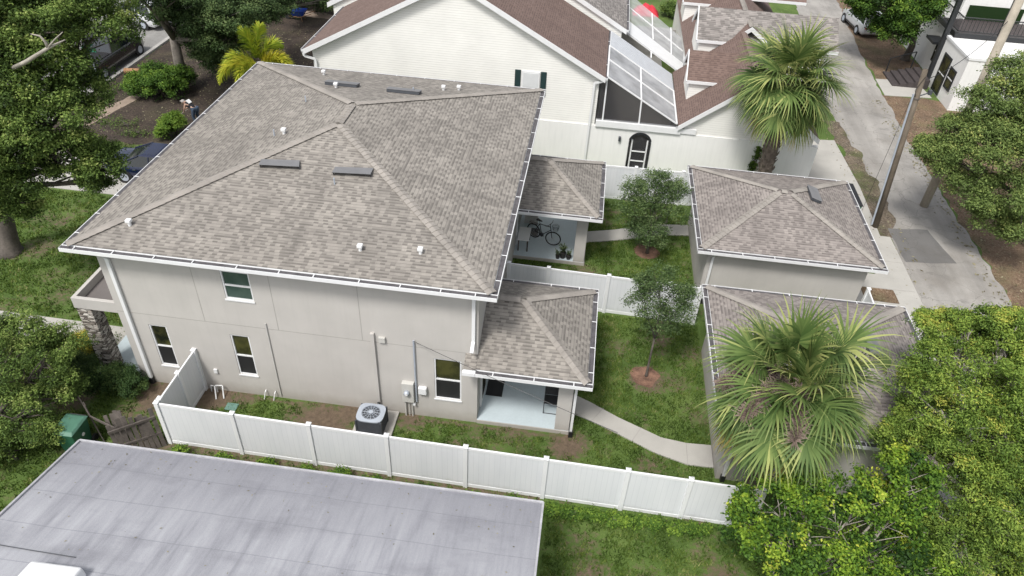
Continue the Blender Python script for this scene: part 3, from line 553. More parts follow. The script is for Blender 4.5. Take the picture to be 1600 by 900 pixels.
# doors on the east wall inside the porches
for y0 in (.55, 9.9):
    dd = MB().box(W+.002, y0, .15, W+.06, y0+.95, 2.25).build('door', M['white'], house, bevel=.01); MB().box(W+.061, y0+.15, .4, W+.07, y0+.8, 2.1).build('door_glass', M['glass'], dd)
# front portico (west side)
po = MB(); PZ0, PZ1 = 2.86, 3.27; px0, py0, py1 = -1.52, .10, 3.9
po.box(px0, py0, PZ0, 0, py0+.12, PZ1+.0); po.box(px0, py0+.12, PZ0, px0+.12, py1, PZ1+.0); po.box(px0, py1-.12+.12, PZ0, 0, py1+.12, PZ1)
por = po.build('portico_parapet', M['stucco'], house, bevel=.008)
MB().box(px0+.12, py0+.12, PZ0, 0, py1, PZ0+.13).build('portico_roof', M['patch_roof'] if 'patch_roof' in M else mottled('flat_roof_felt', (.15, .135, .13), .12, 1.5, .95, 40, .2), por)
MB().box(-1.66, -.0, PZ1+.001, .0-.001, .0+.0, PZ1+.002)
for yy in (.14, 3.4): MB().box(-1.50, yy, 0, -1.02, yy+.48, PZ0).build('stone_column', M['stone'], house)
MB().box(-1.62, .02, 0, -.001, 4.1, .13).build('portico_floor', M['porch_paint'], house)
# ================================================================== GARAGES
def garage(label, y0, y1, vx, vy):
    g_ = thing('garage', label, 'garage', (18.9, y0+.45, 0), 'detached garages behind the yard')
    x0, x1 = 18.414, 25.377; wx0, wx1, wy0, wy1 = x0+.5, x1-.5, y0+.45, y1-.45; Z = 2.75
    wm = MB(); wm.box(wx0, wy0, 0, wx1, wy1, Z-.12); wm.build('wall', M['stucco'], g_)
    dr = MB(); dr.box(wx1+.001, wy0+.5, .02, wx1+.05, wy1-.5, 2.2); 
    for z in (.55, 1.1, 1.65): dr.box(wx1+.05, wy0+.55, z, wx1+.06, wy1-.55, z+.03)
    dr.build('garage_door', M['white'], g_)
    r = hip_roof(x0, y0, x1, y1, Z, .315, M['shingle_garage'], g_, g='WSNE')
    RE = ([x1-.125, 0, Z+.03], [.315, 0, 1]); flat_vent(vx, vy, 1.0, .42, RE, r, (0, 1, 0))
    downspout(g_, [(wx0+.2, y0+.08, Z-.1), (wx0+.2, wy0-.06, Z-.45), (wx0+.2, wy0-.06, .2)], .09)
    return g_
garage('detached stucco garage with its whole hip roof in view beside the alley and leaning pole', 7.191, 13.819, 23.15, 11.0)
garage('detached stucco garage half hidden under the near fan palm', -1.45, 5.18, 23.2, 2.05)
# ================================================================== FENCES
def fence(name, label, a, b, posts, z0=-.05, h=1.83, gate=None, group=None, endcap=True):
    a, b = Vector((*a, 0)), Vector((*b, 0)); t = thing(name, label, 'fence', a, 'white vinyl fences'); d = (b-a).normalized(); L = (b-a).length; n = Vector((-d.y, d.x, 0))
    m = Matrix(((d.x, n.x, 0, a.x), (d.y, n.y, 0, a.y), (0, 0, 1, z0), (0, 0, 0, 1)))
    for s in posts:
        p = MB().box(s-.063, -.063, 0, s+.063, .063, h+.03, m).build('post', M['vinyl_trim'], t, bevel=.006)
        cp = MB(); cp.box(s-.075, -.075, h+.03, s+.075, .075, h+.055, m); e = [m @ Vector(q) for q in ((s-.07, -.07, h+.055), (s+.07, -.07, h+.055), (s+.07, .07, h+.055), (s-.07, .07, h+.055), (s, 0, h+.10))]; cp.raw(e, [(0, 1, 4), (1, 2, 4), (2, 3, 4), (3, 0, 4)]); cp.build('post_cap', M['vinyl_trim'], p)
    for s0, s1 in zip(posts, posts[1:]):
        ga = gate and gate[0] <= s0 < gate[1]
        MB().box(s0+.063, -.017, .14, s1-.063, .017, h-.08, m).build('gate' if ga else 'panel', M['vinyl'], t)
        MB().box(s0+.063, -.027, h-.10, s1-.063, .027, h-.0, m).build('top_rail', M['vinyl_trim'], t, bevel=.006); MB().box(s0+.063, -.027, .06, s1-.063, .027, .20, m).build('bottom_rail', M['vinyl_trim'], t, bevel=.006)
        if ga:
            br = MB(); br.beam(m @ Vector((s0+.1, -.035, .25)), m @ Vector((s1-.1, -.035, h-.2)), .06, .02, up=n); br.build('gate_brace', M['vinyl_trim'], t)
            MB().box(s0+.16, -.06, 1.0, s0+.20, -.03, 1.16, m).build('latch', M['black'], t)
    return t
F0, WP, FR = 2.1608, 2.3091, -.03855
fa = (F0, -2.33); fb = (F0+WP*7.6, -2.33+FR*7.6); Lf = math.hypot(fb[0]-fa[0], fb[1]-fa[1]); st_ = math.hypot(WP, FR)
fence('vinyl_fence', 'long white vinyl fence between the grey flat roof and the house side yard', fa, fb, [0, st_, 2*st_, 3*st_, 4*st_, 5*st_, 6*st_, 15.60, 16.95, 17.6])
fence('vinyl_fence', 'short white vinyl fence and gate running from the house wall to the near corner post', (2.19, -.06), (2.17, -2.25), [0, 1.02, 2.10], gate=(0, 1.5))
fence('vinyl_fence', 'white vinyl fence dividing the two back yards between the porches', (11.39, 6.42), (18.85, 6.22), [.06, 1.58, 3.86, 6.15, 7.3])
fence('vinyl_fence', 'white vinyl fence at the foot of the cream house behind the far yard', (11.9, 14.72), (19.6, 14.95), [0, 2.2, 4.4, 6.6, 7.7])
fence('vinyl_fence', 'short white vinyl fence piece closing the gap between the two garages', (24.95, 4.9), (25.0, 7.45), [0, 1.3, 2.4])
# broken wooden fence by the flat roof corner
bf = thing('wooden_fence', 'broken weathered wooden fence leaning beside the green bin and vinyl corner post', 'fence', (.6, -2.6, 0))
def planks(n, a, b, h, lean, jit, nm):
    mb = MB()
    for i in range(n):
        p = Vector(a).lerp(Vector(b), (i+.5)/n); hh = h*random.uniform(.82, 1.05); q = p+Vector(lean)*hh+Vector((random.uniform(-jit, jit), random.uniform(-jit, jit), hh)); mb.beam(p, q, .12, .025, up=(Vector(b)-Vector(a)).normalized().cross(Vector((0, 0, 1))))
    return mb.build(nm, M['wood_old'], bf)
planks(9, (1.05, -3.2, 0), (2.1, -2.45, 0), 1.45, (-.12, .1, 0), .04, 'fence_panel'); planks(4, (.5, -2.6, 0), (.9, -2.5, 0), 1.0, (-.25, .3, 0), .10, 'fence_panel'); planks(3, (-.1, -2.4, 0), (.25, -2.7, 0), 1.35, (-.35, .25, 0), .05, 'fence_panel')
rr = MB(); rr.beam((1.0, -3.2, .55), (2.0, -2.4, .5), .05, .09); rr.beam((.95, -3.15, 1.15), (1.95, -2.35, 1.15), .05, .09); rr.beam((-.1, -2.45, .9), (1.0, -2.7, .7), .04, .08); rr.build('rail', M['wood_old'], bf)
# ================================================================== FOREGROUND FLAT-ROOF HOUSE
fh = thing('flat_roof_house', 'low building with streaked grey membrane roof filling the near left corner', 'building', (8, -9, 0))
RZ, RSL = 3.0, .24; ry0, ry1 = -4.85, -14.0
def rz(y): return RZ+RSL*(-4.85-y)
X0r, X1r = 1.79, 13.74
rb = MB(); n0 = 24
for i in range(n0):
    xa, xb = X0r+(X1r-X0r)*i/n0, X0r+(X1r-X0r)*(i+1)/n0; rb.face([(xa, ry1, rz(ry1)), (xb, ry1, rz(ry1)), (xb, ry0, rz(ry0)), (xa, ry0, rz(ry0))])
rb.face([(X0r, ry1, rz(ry1)-.18), (X0r, ry1, rz(ry1)), (X0r, ry0, RZ), (X0r, ry0, RZ-.18)]); rb.face([(X1r, ry1, rz(ry1)-.18), (X1r, ry0, RZ-.18), (X1r, ry0, RZ), (X1r, ry1, rz(ry1))]); rb.face([(X0r, ry0, RZ-.18), (X0r, ry0, RZ), (X1r, ry0, RZ), (X1r, ry0, RZ-.18)])
fr_ = rb.build('roof', M['membrane'], fh)
M['edge_metal'] = mottled('roof_edge_metal', (.40, .40, .42), .3, 2, .6, 18, .1)
ed = MB(); ed.beam((X0r-.02, ry0+.015, RZ), (X1r+.02, ry0+.015, RZ), .05, .10); ed.beam((X0r-.015, ry0, RZ), (X0r-.015, ry1, rz(ry1)), .05, .10); ed.beam((X1r+.015, ry0, RZ), (X1r+.015, ry1, rz(ry1)), .05, .10); ed.build('drip_edge', M['edge_metal'], fr_)
MB().box(X0r+.4, ry1, 0, X1r-.4, ry0-.35, 2.75).build('wall', M['stucco'], fh)
wk = MB(); c = Up(92, 893, (0, -4.85, RZ), (0, RSL, 1)); 
def on_roof(px, py): return Up(px, py, (0, -4.85, RZ), (0, RSL, 1))
a, b = on_roof(52, 888), on_roof(138, 899); hw = Vector((0, -1.1, RSL*1.1)); nn = Vector((0, RSL, 1)).normalized()
p = [a, b, b+hw, a+hw]; q = [x+nn*.28+(sum(p, Vector())/4-x)*.08 for x in p]; sk = MB().raw(p+q, [(3, 2, 1, 0), (4, 5, 6, 7), (0, 1, 5, 4), (1, 2, 6, 5), (2, 3, 7, 6), (3, 0, 4, 7)]).build('skylight', M['white'], fr_, bevel=.05)
wa = on_roof(-30, 848); wb = on_roof(118, 872); MB().tube([wa+nn*.03, wa.lerp(wb, .5)+nn*.02, wb+nn*.02], .011).build('roof_cable', M['dark_metal'], fr_)
# ================================================================== CREAM GABLED HOUSE (behind)
NY = 17.8
gh = thing('gabled_house', 'cream-sided house with brown gable roof, arched gate and screened courtyard', 'house', (7, NY, 0))
RX, RZp, EL, ER, EZ = 7.15, 8.72, -.2, 14.42, 4.85
NB = 24.1
wl_ = MB(); wl_.raw([(.15, NY, 2.28), (14.15, NY, 2.28), (14.15, NY, EZ+.12), (RX, NY, RZp-.08), (.15, NY, EZ+.08)], [(0, 1, 2, 3, 4)]); wl_.face([(.15, NB, 0), (.15, NY, 0), (.15, NY, EZ), (.15, NB, EZ)])
wl_.face([(14.15, NY, 0), (14.15, NB, 0), (14.15, NB, EZ), (14.15, NY, EZ)]); wl_.build('siding_wall', M['cream_siding'], gh)
# lower white wall with arched opening
DX0, DX1, DZ = 15.98, 17.02, 1.62; NR = 22.1
lw = MB(); yw = NY-.05; r_ = (DX1-DX0)/2; cx = (DX0+DX1)/2
lw.face([(.15, yw, 0), (DX0, yw, 0), (DX0, yw, 2.3), (.15, yw, 2.3)]); lw.face([(DX1, yw, 0), (25.0, yw, 0), (25.0, yw, 2.3), (DX1, yw, 2.3)])
arc = [(cx-r_*math.cos(t), yw, DZ+r_*.95*math.sin(t)) for t in np.linspace(0, PI, 15)]
for i in range(14): lw.face([arc[i], arc[i+1], (arc[i+1][0], yw, 2.3), (arc[i][0], yw, 2.3)])
full = [(DX0, yw, 0)]+arc+[(DX1, yw, 0)]
for p_, q_ in zip(full, full[1:]): lw.face([p_, q_, (q_[0], yw+.25, q_[2]), (p_[0], yw+.25, p_[2])])
lw.face([(.15, yw, 2.3), (25, yw, 2.3), (25, yw+.25, 2.3), (.15, yw+.25, 2.3)]); lw.build('lower_wall', M['stucco_white'], gh)
fr2 = MB(); 
for p_, q_ in zip(full, full[1:]): fr2.beam((p_[0], yw-.015, p_[2]), (q_[0], yw-.015, q_[2]), .05, .10)
ag = fr2.build('arched_doorway', M['black_paint'], gh)
gt = MB(); 
for x in (DX0+.14, DX1-.14): gt.beam((x, yw+.08, .05), (x, yw+.08, 1.72), .07, .05)
for z in (.10, .55, 1.08): gt.beam((DX0+.14, yw+.08, z), (DX1-.14, yw+.08, z), .05, .05)
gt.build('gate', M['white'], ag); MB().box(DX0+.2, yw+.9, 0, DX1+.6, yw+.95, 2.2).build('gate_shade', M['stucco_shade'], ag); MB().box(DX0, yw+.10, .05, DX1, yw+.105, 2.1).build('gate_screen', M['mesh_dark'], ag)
MB().box(15.42, yw-.12, 1.62, 15.54, yw, 1.85).build('wall_lamp', M['dark_metal'], gh)
tr = MB(); tr.box(14.2, yw-.10, 2.301, 18.35, yw+.2, 2.60); tr.box(18.1, yw-.06, 2.34, 19.1, yw+.02, 2.60); tr.build('beam', M['white'], gh)
# roofs
def gable(parent, xl, xr, xm, ze_l, ze_r, zr, y0, y1, m, capm, nm='roof', rake=.22):
    r = MB(); roof_face(r, [(xl, y0, ze_l), (xl, y1, ze_l), (xm, y1, zr), (xm, y0, zr)], (xl, y0, ze_l), (xl, y1, ze_l)); roof_face(r, [(xr, y0, ze_r), (xr, y1, ze_r), (xm, y1, zr), (xm, y0, zr)], (xr, y0, ze_r), (xr, y1, ze_r)); ro = r.build(nm, m, parent)
    f = MB()
    for (x, z) in ((xl, ze_l), (xr, ze_r)):
        f.raw([(x, y0-.03, z-.24), (x, y0-.03, z+.01), (xm, y0-.03, zr+.01), (xm, y0-.03, zr-.24), (x, y0+.0, z-.24), (x, y0+.0, z+.01), (xm, y0+.0, zr+.01), (xm, y0+.0, zr-.24)], [(0, 1, 2, 3), (1, 5, 6, 2), (0, 3, 7, 4), (4, 7, 6, 5)])
        f.raw([(x, y0, z-.25), (xm, y0, zr-.25), (xm, y0+.25, zr-.25), (x, y0+.25, z-.25)], [(0, 1, 2, 3)])
    f.build('fascia', M['white'], ro); caps((xm, y0, zr), (xm, y1, zr), m=capm, parent=ro, pitch=.5); return ro
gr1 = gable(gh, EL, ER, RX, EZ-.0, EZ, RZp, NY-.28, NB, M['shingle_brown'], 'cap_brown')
gutter((ER+.12, NY-.28, EZ+.0), (ER+.12, NB, EZ+.0), (1, 0, 0), gr1, tie=3); gutter((EL-.12, NB, EZ), (EL-.12, NY-.28, EZ), (-1, 0, 0), gr1, tie=3)
downspout(gh, [(ER+.08, NY-.2, EZ-.12), (ER-.1, NY-.2, EZ-.2), (ER-.5, NY-.14, EZ-.35), (ER-.55, NY-.14, .3)], .10, False)
downspout(gh, [(EL-.05, NY-.2, EZ-.12), (EL+.0, NY-.2, EZ-.35), (.3, NY-.12, EZ-.5), (.3, NY-.12, .3)], .10, False)
# window with shutters
wf = thing_part('window', gh); y_ = NY-.05
MB().box(10.42, y_, 3.86, 11.30, y_+.06, 4.72).build('frame', M['white'], wf); MB().box(10.50, y_-.012, 3.94, 11.22, y_-.002, 4.64).build('pane', M['blind'] if 'blind' in M else mottled('window_blind', (.62, .63, .64), .06, 3, .5, 30, 0), wf)
M['shutter'] = mottled('green_shutter', (.012, .035, .035), .2, 4, .6, 30, .1)
for a, b in ((10.10, 10.38), (11.34, 11.62)): MB().box(a, y_, 3.55, b, y_+.06, 4.75).build('shutter', M['shutter'], gh, bevel=.01)
# courtyard
MB().box(14.2, NY+.3, 0, 18.3, 34, .03).build('courtyard_floor', M['concrete_old'], gh)
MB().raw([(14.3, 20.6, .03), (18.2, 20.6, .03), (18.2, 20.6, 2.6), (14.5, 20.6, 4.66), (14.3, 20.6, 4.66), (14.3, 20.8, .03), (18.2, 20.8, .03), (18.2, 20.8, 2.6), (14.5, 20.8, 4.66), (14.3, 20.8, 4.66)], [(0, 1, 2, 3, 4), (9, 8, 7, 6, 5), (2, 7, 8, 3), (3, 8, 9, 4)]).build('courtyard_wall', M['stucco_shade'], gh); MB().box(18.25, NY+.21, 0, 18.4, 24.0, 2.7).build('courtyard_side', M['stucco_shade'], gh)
cgA, cgB = Vector((14.5, 0, 4.82)), Vector((18.12, 0, 2.79))
def cg(s, y, dz=0): p = cgA.lerp(cgB, s); return Vector((p.x, y, p.z+dz))
sc = thing_part('screen_enclosure', gh); b_ = MB()
YC = NY-.02
for s0, y0, s1, y1 in ((0, YC, 1, YC), (0, 21.9, 1, 21.75), (0, 20.0, 1, 19.8), (0, YC, 0, 21.9), (.48, YC, .48, 21.85), (1, YC, 1, 21.8)): b_.beam(cg(s0, y0), cg(s1, y1), .07, .06)
b_.beam((14.52, YC, 2.6), (14.5, YC, 4.8), .07, .06); b_.beam((16.3, YC, 2.6), (16.25, YC, 3.82), .07, .06)
b_.build('frame', M['white'], sc)
mm = MB(); mm.face([cg(0, YC, -.02), cg(1, YC, -.02), cg(1, 21.75, -.02), cg(0, 21.9, -.02)]); mm.build('mesh_roof', M['mesh'], sc)
mm = MB(); mm.face([(14.2, YC+.02, 2.6), (18.1, YC+.02, 2.6), (18.1, YC+.02, 2.78), (14.5, YC+.02, 4.8), (14.2, YC+.02, 4.8)]); mm.build('mesh_front', M['mesh_dark'], sc)
lv = MB()
for i in range(9):
    y0 = 21.95+i*.24; lv.beam(cg(0, y0+.1, .03+.0), cg(1, y0-.05, .03), .17, .03)
lv.build('louvre_roof', M['louvre'], sc)
# gap, then white panel roof and second mesh
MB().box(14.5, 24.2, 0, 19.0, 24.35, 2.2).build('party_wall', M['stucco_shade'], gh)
MB().raw([(15.4, 25.4, 4.30), (18.75, 24.8, 2.50), (18.95, 26.5, 2.42), (15.4, 27.5, 4.30), (15.4, 25.4, 4.42), (18.75, 24.8, 2.60), (18.95, 26.5, 2.52), (15.4, 27.5, 4.42)], [(3, 2, 1, 0), (4, 5, 6, 7), (0, 1, 5, 4), (1, 2, 6, 5), (2, 3, 7, 6), (3, 0, 4, 7)]).build('panel_roof', M['white'], sc)
m2 = MB(); m2.face([(15.45, 27.55, 4.30), (18.95, 26.6, 2.42), (19.3, 31.4, 2.2), (15.5, 33.0, 4.3)]); m2.build('mesh_roof', M['mesh'], sc)
f2 = MB(); f2.beam((15.45, 27.5, 4.32), (15.5, 33, 4.32), .07, .06); f2.beam((17.06, 27.3, 3.46), (17.1, 32.2, 3.4), .07, .06); f2.beam((18.2, 26.8, 2.85), (18.4, 31.8, 2.75), .07, .06); f2.beam((15.5, 30.2, 4.3), (19.1, 28.9, 2.35), .07, .06); f2.beam((19.0, 26.5, 2.44), (19.3, 31.5, 2.24), .08, .06); f2.beam((16.9, 24.5, 3.4), (16.9, 25.2, 3.5), .07, .06)
f2.build('frame', M['white'], sc)
# wing with dormers
WX0, WX1, WZ = 18.18, 24.9, 2.78; WRX = 21.5; WS = .775; WRZ = WZ+WS*(WRX-WX0)
wg = MB(); wg.raw([(18.4, NY, 2.3), (24.7, NY, 2.3), (24.7, NY, WZ+.05), (WRX, NY, WRZ-.12), (18.4, NY, WZ+.1)], [(0, 1, 2, 3, 4)]); wg.face([(24.7, NY, 0), (24.7, 30, 0), (24.7, 30, WZ), (24.7, NY, WZ)]); wg.build('siding_wall', M['cream_siding'], gh)
wr = gable(gh, WX0, WX1, WRX, WZ, WZ, WRZ, NY-.22, 24.3, M['shingle_brown'], 'cap_brown', 'wing_roof')
def dormer(x0, yc, hw, ze, zr, m, parent, xe=None, slope=WS, bx=WX0, bz=WZ, fh_=1.0):
    X = lambda z: bx+(z-bz)/slope if xe is None else xe
    r = MB(); S0, N0 = yc-hw, yc+hw; xf = x0-.18
    roof_face(r, [(xf, S0, ze), (X(ze), S0, ze), (X(zr), yc, zr), (xf, yc, zr)], (xf, S0, ze), (X(ze), S0, ze)); roof_face(r, [(xf, N0, ze), (X(ze), N0, ze), (X(zr), yc, zr), (xf, yc, zr)], (xf, N0, ze), (X(ze), N0, ze))
    d_ = r.build('dormer', m, parent); s_ = .12; zb = bz+(x0-bx)*slope
    k = MB(); k.raw([(x0, S0+s_, zb), (x0, N0-s_, zb), (x0, N0-s_, ze), (x0, yc, zr-.08), (x0, S0+s_, ze)], [(0, 4, 3, 2, 1)])
    xt = X(ze) if xe is None else x0+(ze-zb)/slope
    k.face([(x0, S0+s_, zb), (xt, S0+s_, ze), (x0, S0+s_, ze)]); k.face([(x0, N0-s_, zb), (x0, N0-s_, ze), (xt, N0-s_, ze)]); k.build('dormer_wall', M['cream_siding'], d_)
    f = MB(); f.beam((xf, S0, ze-.06), (X(ze), S0, ze-.06), .05, .15); f.beam((xf, S0, ze-.05), (xf, yc, zr-.05), .05, .16); f.beam((xf, N0, ze-.05), (xf, yc, zr-.05), .05, .16)
    f.raw([(xf, S0, ze-.02), (x0, S0, ze-.02), (x0, S0+s_, ze-.02), (xf, S0+s_, ze-.02)], [(0, 1, 2, 3)]); f.build('dormer_trim', M['white'], d_)
dormer(18.62, 21.1, 1.2, 4.15, 5.28, M['shingle_brown'], gh)
# second unit
g2 = thing('gabled_house', 'grey-shingled house with tile-like dormers behind the brown-roofed one', 'house', (7, 30, 0))
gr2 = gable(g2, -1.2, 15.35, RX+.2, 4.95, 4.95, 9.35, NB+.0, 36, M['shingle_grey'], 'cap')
sw = MB(); sw.raw([(-.9, NB+.1, 4), (15.1, NB+.1, 4), (15.1, NB+.1, 5.0), (RX+.2, NB+.1, 9.2), (-.9, NB+.1, 5.0)], [(0, 1, 2, 3, 4)]); sw.face([(15.1, NB+.1, 0), (15.1, 36, 0), (15.1, 36, 4.95), (15.1, NB+.1, 4.95)]); sw.face([(-.9, 36, 0), (-.9, NB+.1, 0), (-.9, NB+.1, 4.95), (-.9, 36, 4.95)]); sw.build('siding_wall', M['cream_siding'], g2)
gutter((15.48, NB, 4.95), (15.48, 36, 4.95), (1, 0, 0), gr2, tie=3)
wr2 = gable(g2, 18.9, 25.2, 21.9, 3.2, 3.2, 5.6, 24.4, 38, M['shingle_brown'], 'cap', 'wing_roof')
MB().box(19.1, 24.5, 0, 25.0, 38, 3.15).build('siding_wall', M['cream_siding'], g2)
dormer(19.3, 25.9, 1.65, 4.72, 6.0, M['shingle_grey'], g2, xe=26.6, slope=.8, bx=18.9, bz=3.2)
MB().box(24.9, 24.6, 0, 26.3, 27.4, 4.7).build('siding_wall', M['cream_siding'], g2)
dormer(19.0, 32.6, 1.2, 4.5, 5.5, M['shingle_brown'], g2, slope=.8, bx=18.9, bz=3.2)
dormer(23.0, 33.5, 1.5, 4.9, 5.9, M['shingle_brown'], g2, xe=26.3, slope=.8, bx=18.9, bz=3.2)
MB().box(14.8, 34, 0, 19, 34.2, 1.9).build('yard_wall', M['concrete_old'], g2)
# ================================================================== WHITE MODERN HOUSE (right)
wh = thing('white_house', 'modern white house with black trim and balcony at the upper right', 'house', (40, 33, 0))
MB().box(35.8, 29.5, 0, 47, 33.4, 3.2).build('wall', M['stucco_white'], wh); pp = MB(); pp.box(35.75, 29.45, 3.2, 35.98, 33.4, 3.34); pp.box(35.98, 29.45, 3.2, 47, 29.66, 3.34); pp.build('parapet', M['white'], wh)
MB().box(36.4, 33.6, 0, 47, 42, 3.3).build('wall', M['stucco_white'], wh); MB().box(37.6, 37.0, 3.3, 47, 42, 7.5).build('wall', M['stucco_white'], wh); MB().box(42.5, 29.8, 3.35, 50, 36.9, 7.0).build('wall', M['stucco_white'], wh)
pst = MB(); pst.beam((35.7, 33.5, 0), (35.7, 33.5, 6.4), .28, .28); pst.beam((38.9, 33.5, 3.3), (38.9, 33.5, 6.6), .16, .16); pst.beam((36.2, 33.5, 3.35), (42.4, 33.5, 3.35), .2, .3); pst.beam((36.35, 33.5, 3.35), (36.35, 40, 3.35), .2, .3); pst.build('post', M['black_paint'], wh)
MB().box(36.4, 33.5, 3.31, 42.4, 36.98, 3.36).build('balcony_floor', M['deck'], wh)
rl = MB(); rl.beam((36.4, 33.55, 4.45), (42.4, 33.55, 4.45), .06, .06); rl.beam((36.4, 33.55, 3.6), (42.4, 33.55, 3.6), .05, .05)
for i in range(26): rl.beam((36.5+i*.23, 33.55, 3.6), (36.5+i*.23, 33.55, 4.45), .025, .025)
rl.beam((36.4, 33.6, 4.45), (36.4, 37, 4.45), .06, .06); rl.beam((36.4, 33.6, 3.6), (36.4, 37, 3.6), .05, .05)
for i in range(22): rl.beam((36.4, 33.7+i*.15, 3.6), (36.4, 33.7+i*.15, 4.45), .025, .025)
rl.build('railing', M['black_paint'], wh)
MB().box(38.0, 36.9, 3.4, 41.5, 36.96, 4.3).build('balcony_turf', M['leaf_hedge'], wh)
def side_win(x, y0, y1, z0, z1):
    w_ = thing_part('window', wh); f = MB()
    for a, b, c, d in ((y0-.1, y1+.1, z0-.1, z0), (y0-.1, y1+.1, z1, z1+.1), (y0-.1, y0, z0, z1), (y1, y1+.1, z0, z1)): f.box(x-.05, a, c, x-.001, b, d)
    f.build('frame', M['black_paint'], w_); MB().box(x-.02, y0, z0, x-.002, y1, z1).build('pane', M['glass'], w_); k = MB(); k.box(x-.035, y0, (z0+z1)/2-.03, x-.02, y1, (z0+z1)/2+.03); k.build('mullion', M['white'], w_)
side_win(35.8, 30.35, 31.15, .95, 2.05); side_win(35.8, 31.55, 32.6, .2, 2.4); side_win(36.4, 34.6, 35.6, 1.0, 2.2); side_win(37.6, 37.9, 39.0, 4.2, 5.6); side_win(42.5, 30.6, 32.0, 4.5, 5.8)
MB().box(35.55, 34.4, 2.35, 36.38, 35.8, 2.5).build('awning', M['black_paint'], wh)
# steps and stairs rail
ds = thing('deck_steps', 'dark brown timber steps on the pale slab beside the white house', 'steps', (34.3, 33, 0)); k = MB()
for i in range(5): k.box(33.3+i*.45, 32.6, 0, 33.3+i*.45+.44, 34.9, .12+.12*i)
k.build('step', M['deck'], ds); k = MB(); k.beam((35.0, 34.95, .4), (35.0, 34.95, 1.6), .06, .06); k.beam((33.5, 34.95, .1), (33.5, 34.95, 1.0), .06, .06); k.beam((33.5, 34.95, 1.0), (35.0, 34.95, 1.6), .05, .05); k.build('handrail', M['black_paint'], ds)
# ================================================================== POLES AND WIRES
up_ = thing('utility_pole', 'leaning weathered wooden utility pole rising beside the far garage corner', 'utility pole', (27.72, 14.77, 0))
PB = Vector((27.72, 14.77, 0)); PTp = Vector((27.20, 14.95, 7.55)); MB().tube([PB, PB.lerp(PTp, .5), PTp], [.135, .12, .105], 14).build('shaft', M['pole_wood'], up_, True)
MB().tube([PB.lerp(PTp, .02)+Vector((-.19, -.02, 0)), PB.lerp(PTp, .86)+Vector((-.17, -.02, 0))], .045, 8).build('conduit', M['grey_metal'], up_)
k = MB(); q = PB.lerp(PTp, .84); k.tube([q+Vector((.15*math.cos(a), .15*math.sin(a), 0)) for a in np.linspace(0, 2*PI, 13)], .012, 5); k.tube([q+Vector((.1, .0, .1)), q+Vector((.45, .05, .25))], .03, 6); k.box(q.x+.38, q.y-.05, q.z+.18, q.x+.52, q.y+.1, q.z+.36); k.build('bracket', M['dark_metal'], up_)
k = MB(); k.tube([q+Vector((-.1, -.1, .1)), q+Vector((-.22, -.12, .35)), q+Vector((-.14, -.1, .6)), q+Vector((-.02, -.1, .95))], .012, 5); k.build('cable_loop', M['black'], up_)
p2 = thing('utility_pole', 'tall pale utility pole cut by the top right corner of the photo', 'utility pole', (32.4, 16.5, 0))
pt2 = U(1590, 8, y=18.0); pb2 = U(1505, 190, y=17.6); dd = (pt2-pb2).normalized(); bot = pb2-dd*(pb2.z/dd.z); p2.location = bot; MB().tube([bot, pb2, pt2+dd*1.5], [.2, .19, .17], 14).build('shaft', mottled('pale_pole_wood', (.36, .32, .26), .25, 2, .9, 25, .4, streak=.5), p2, True)
def wire(label, a, b, sag, r=.012):
    a, b = Vector(a), Vector(b); pts = [a.lerp(b, t)-Vector((0, 0, 4*sag*t*(1-t))) for t in np.linspace(0, 1, 17)]; o = MB().tube(pts, r, 5).build('overhead_wire', M['black'], None); tag(o, label, 'wire'); return o
wire('black service wire from the wall conduit past the porch pillar', (9.37, -.07, 3.35), (15.6, -1.9, 2.55), .05, .009)
wire('grey cable from the leaning pole top up to the tall pale pole', PTp-Vector((0, 0, .5)), pt2-dd*.5, .5, .013)
wire('thin wire dropping from the leaning pole top down beside it to the alley verge', PTp-Vector((.1, 0, 1.2)), (27.2, 15.6, .05), .02, .008)
w5 = U(1280, 898, y=-5.6); w6 = U(1404, 843, y=-4.6); wire('pale cable crossing over the bright foliage at the lower right', w5, w6, .05, .014)
# ================================================================== VEGETATION
def leaves(centers, sig, per, size, asp=.5, tintc=.5, tintv=.22, up=.5, flat=.75, ct=None):
    """leaf rhombs: clump centres (N,3), spread, leaves per clump"""
    c = np.repeat(np.asarray(centers), per, 0); N = len(c); off = rng.normal(0, 1, (N, 3))*np.array([sig, sig, sig*flat]); P = c+off
    nrm = rng.normal(0, 1, (N, 3)); nrm[:, 2] = np.abs(nrm[:, 2])+up*1.6; nrm += off/sig*.5; nrm /= np.linalg.norm(nrm, axis=1)[:, None]
    d = rng.normal(0, 1, (N, 3)); d -= nrm*(d*nrm).sum(1)[:, None]; d /= np.linalg.norm(d, axis=1)[:, None]; s_ = np.cross(nrm, d)
    L = size*rng.uniform(.65, 1.3, (N, 1)); Wd = L*asp*.5
    fold = nrm*L*.10
    V = np.stack([P-d*L*.5, P+s_*Wd+fold, P+d*L*.5-nrm*L*.08, P-s_*Wd+fold], 1).reshape(-1, 3); F = np.arange(4*N).reshape(N, 4)
    ct = np.repeat(rng.normal(0, 1, len(centers))*.5+(0 if ct is None else ct), per)
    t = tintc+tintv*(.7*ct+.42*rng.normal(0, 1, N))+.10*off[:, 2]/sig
    return V, F, np.repeat(np.clip(t, 0, 1), 4)
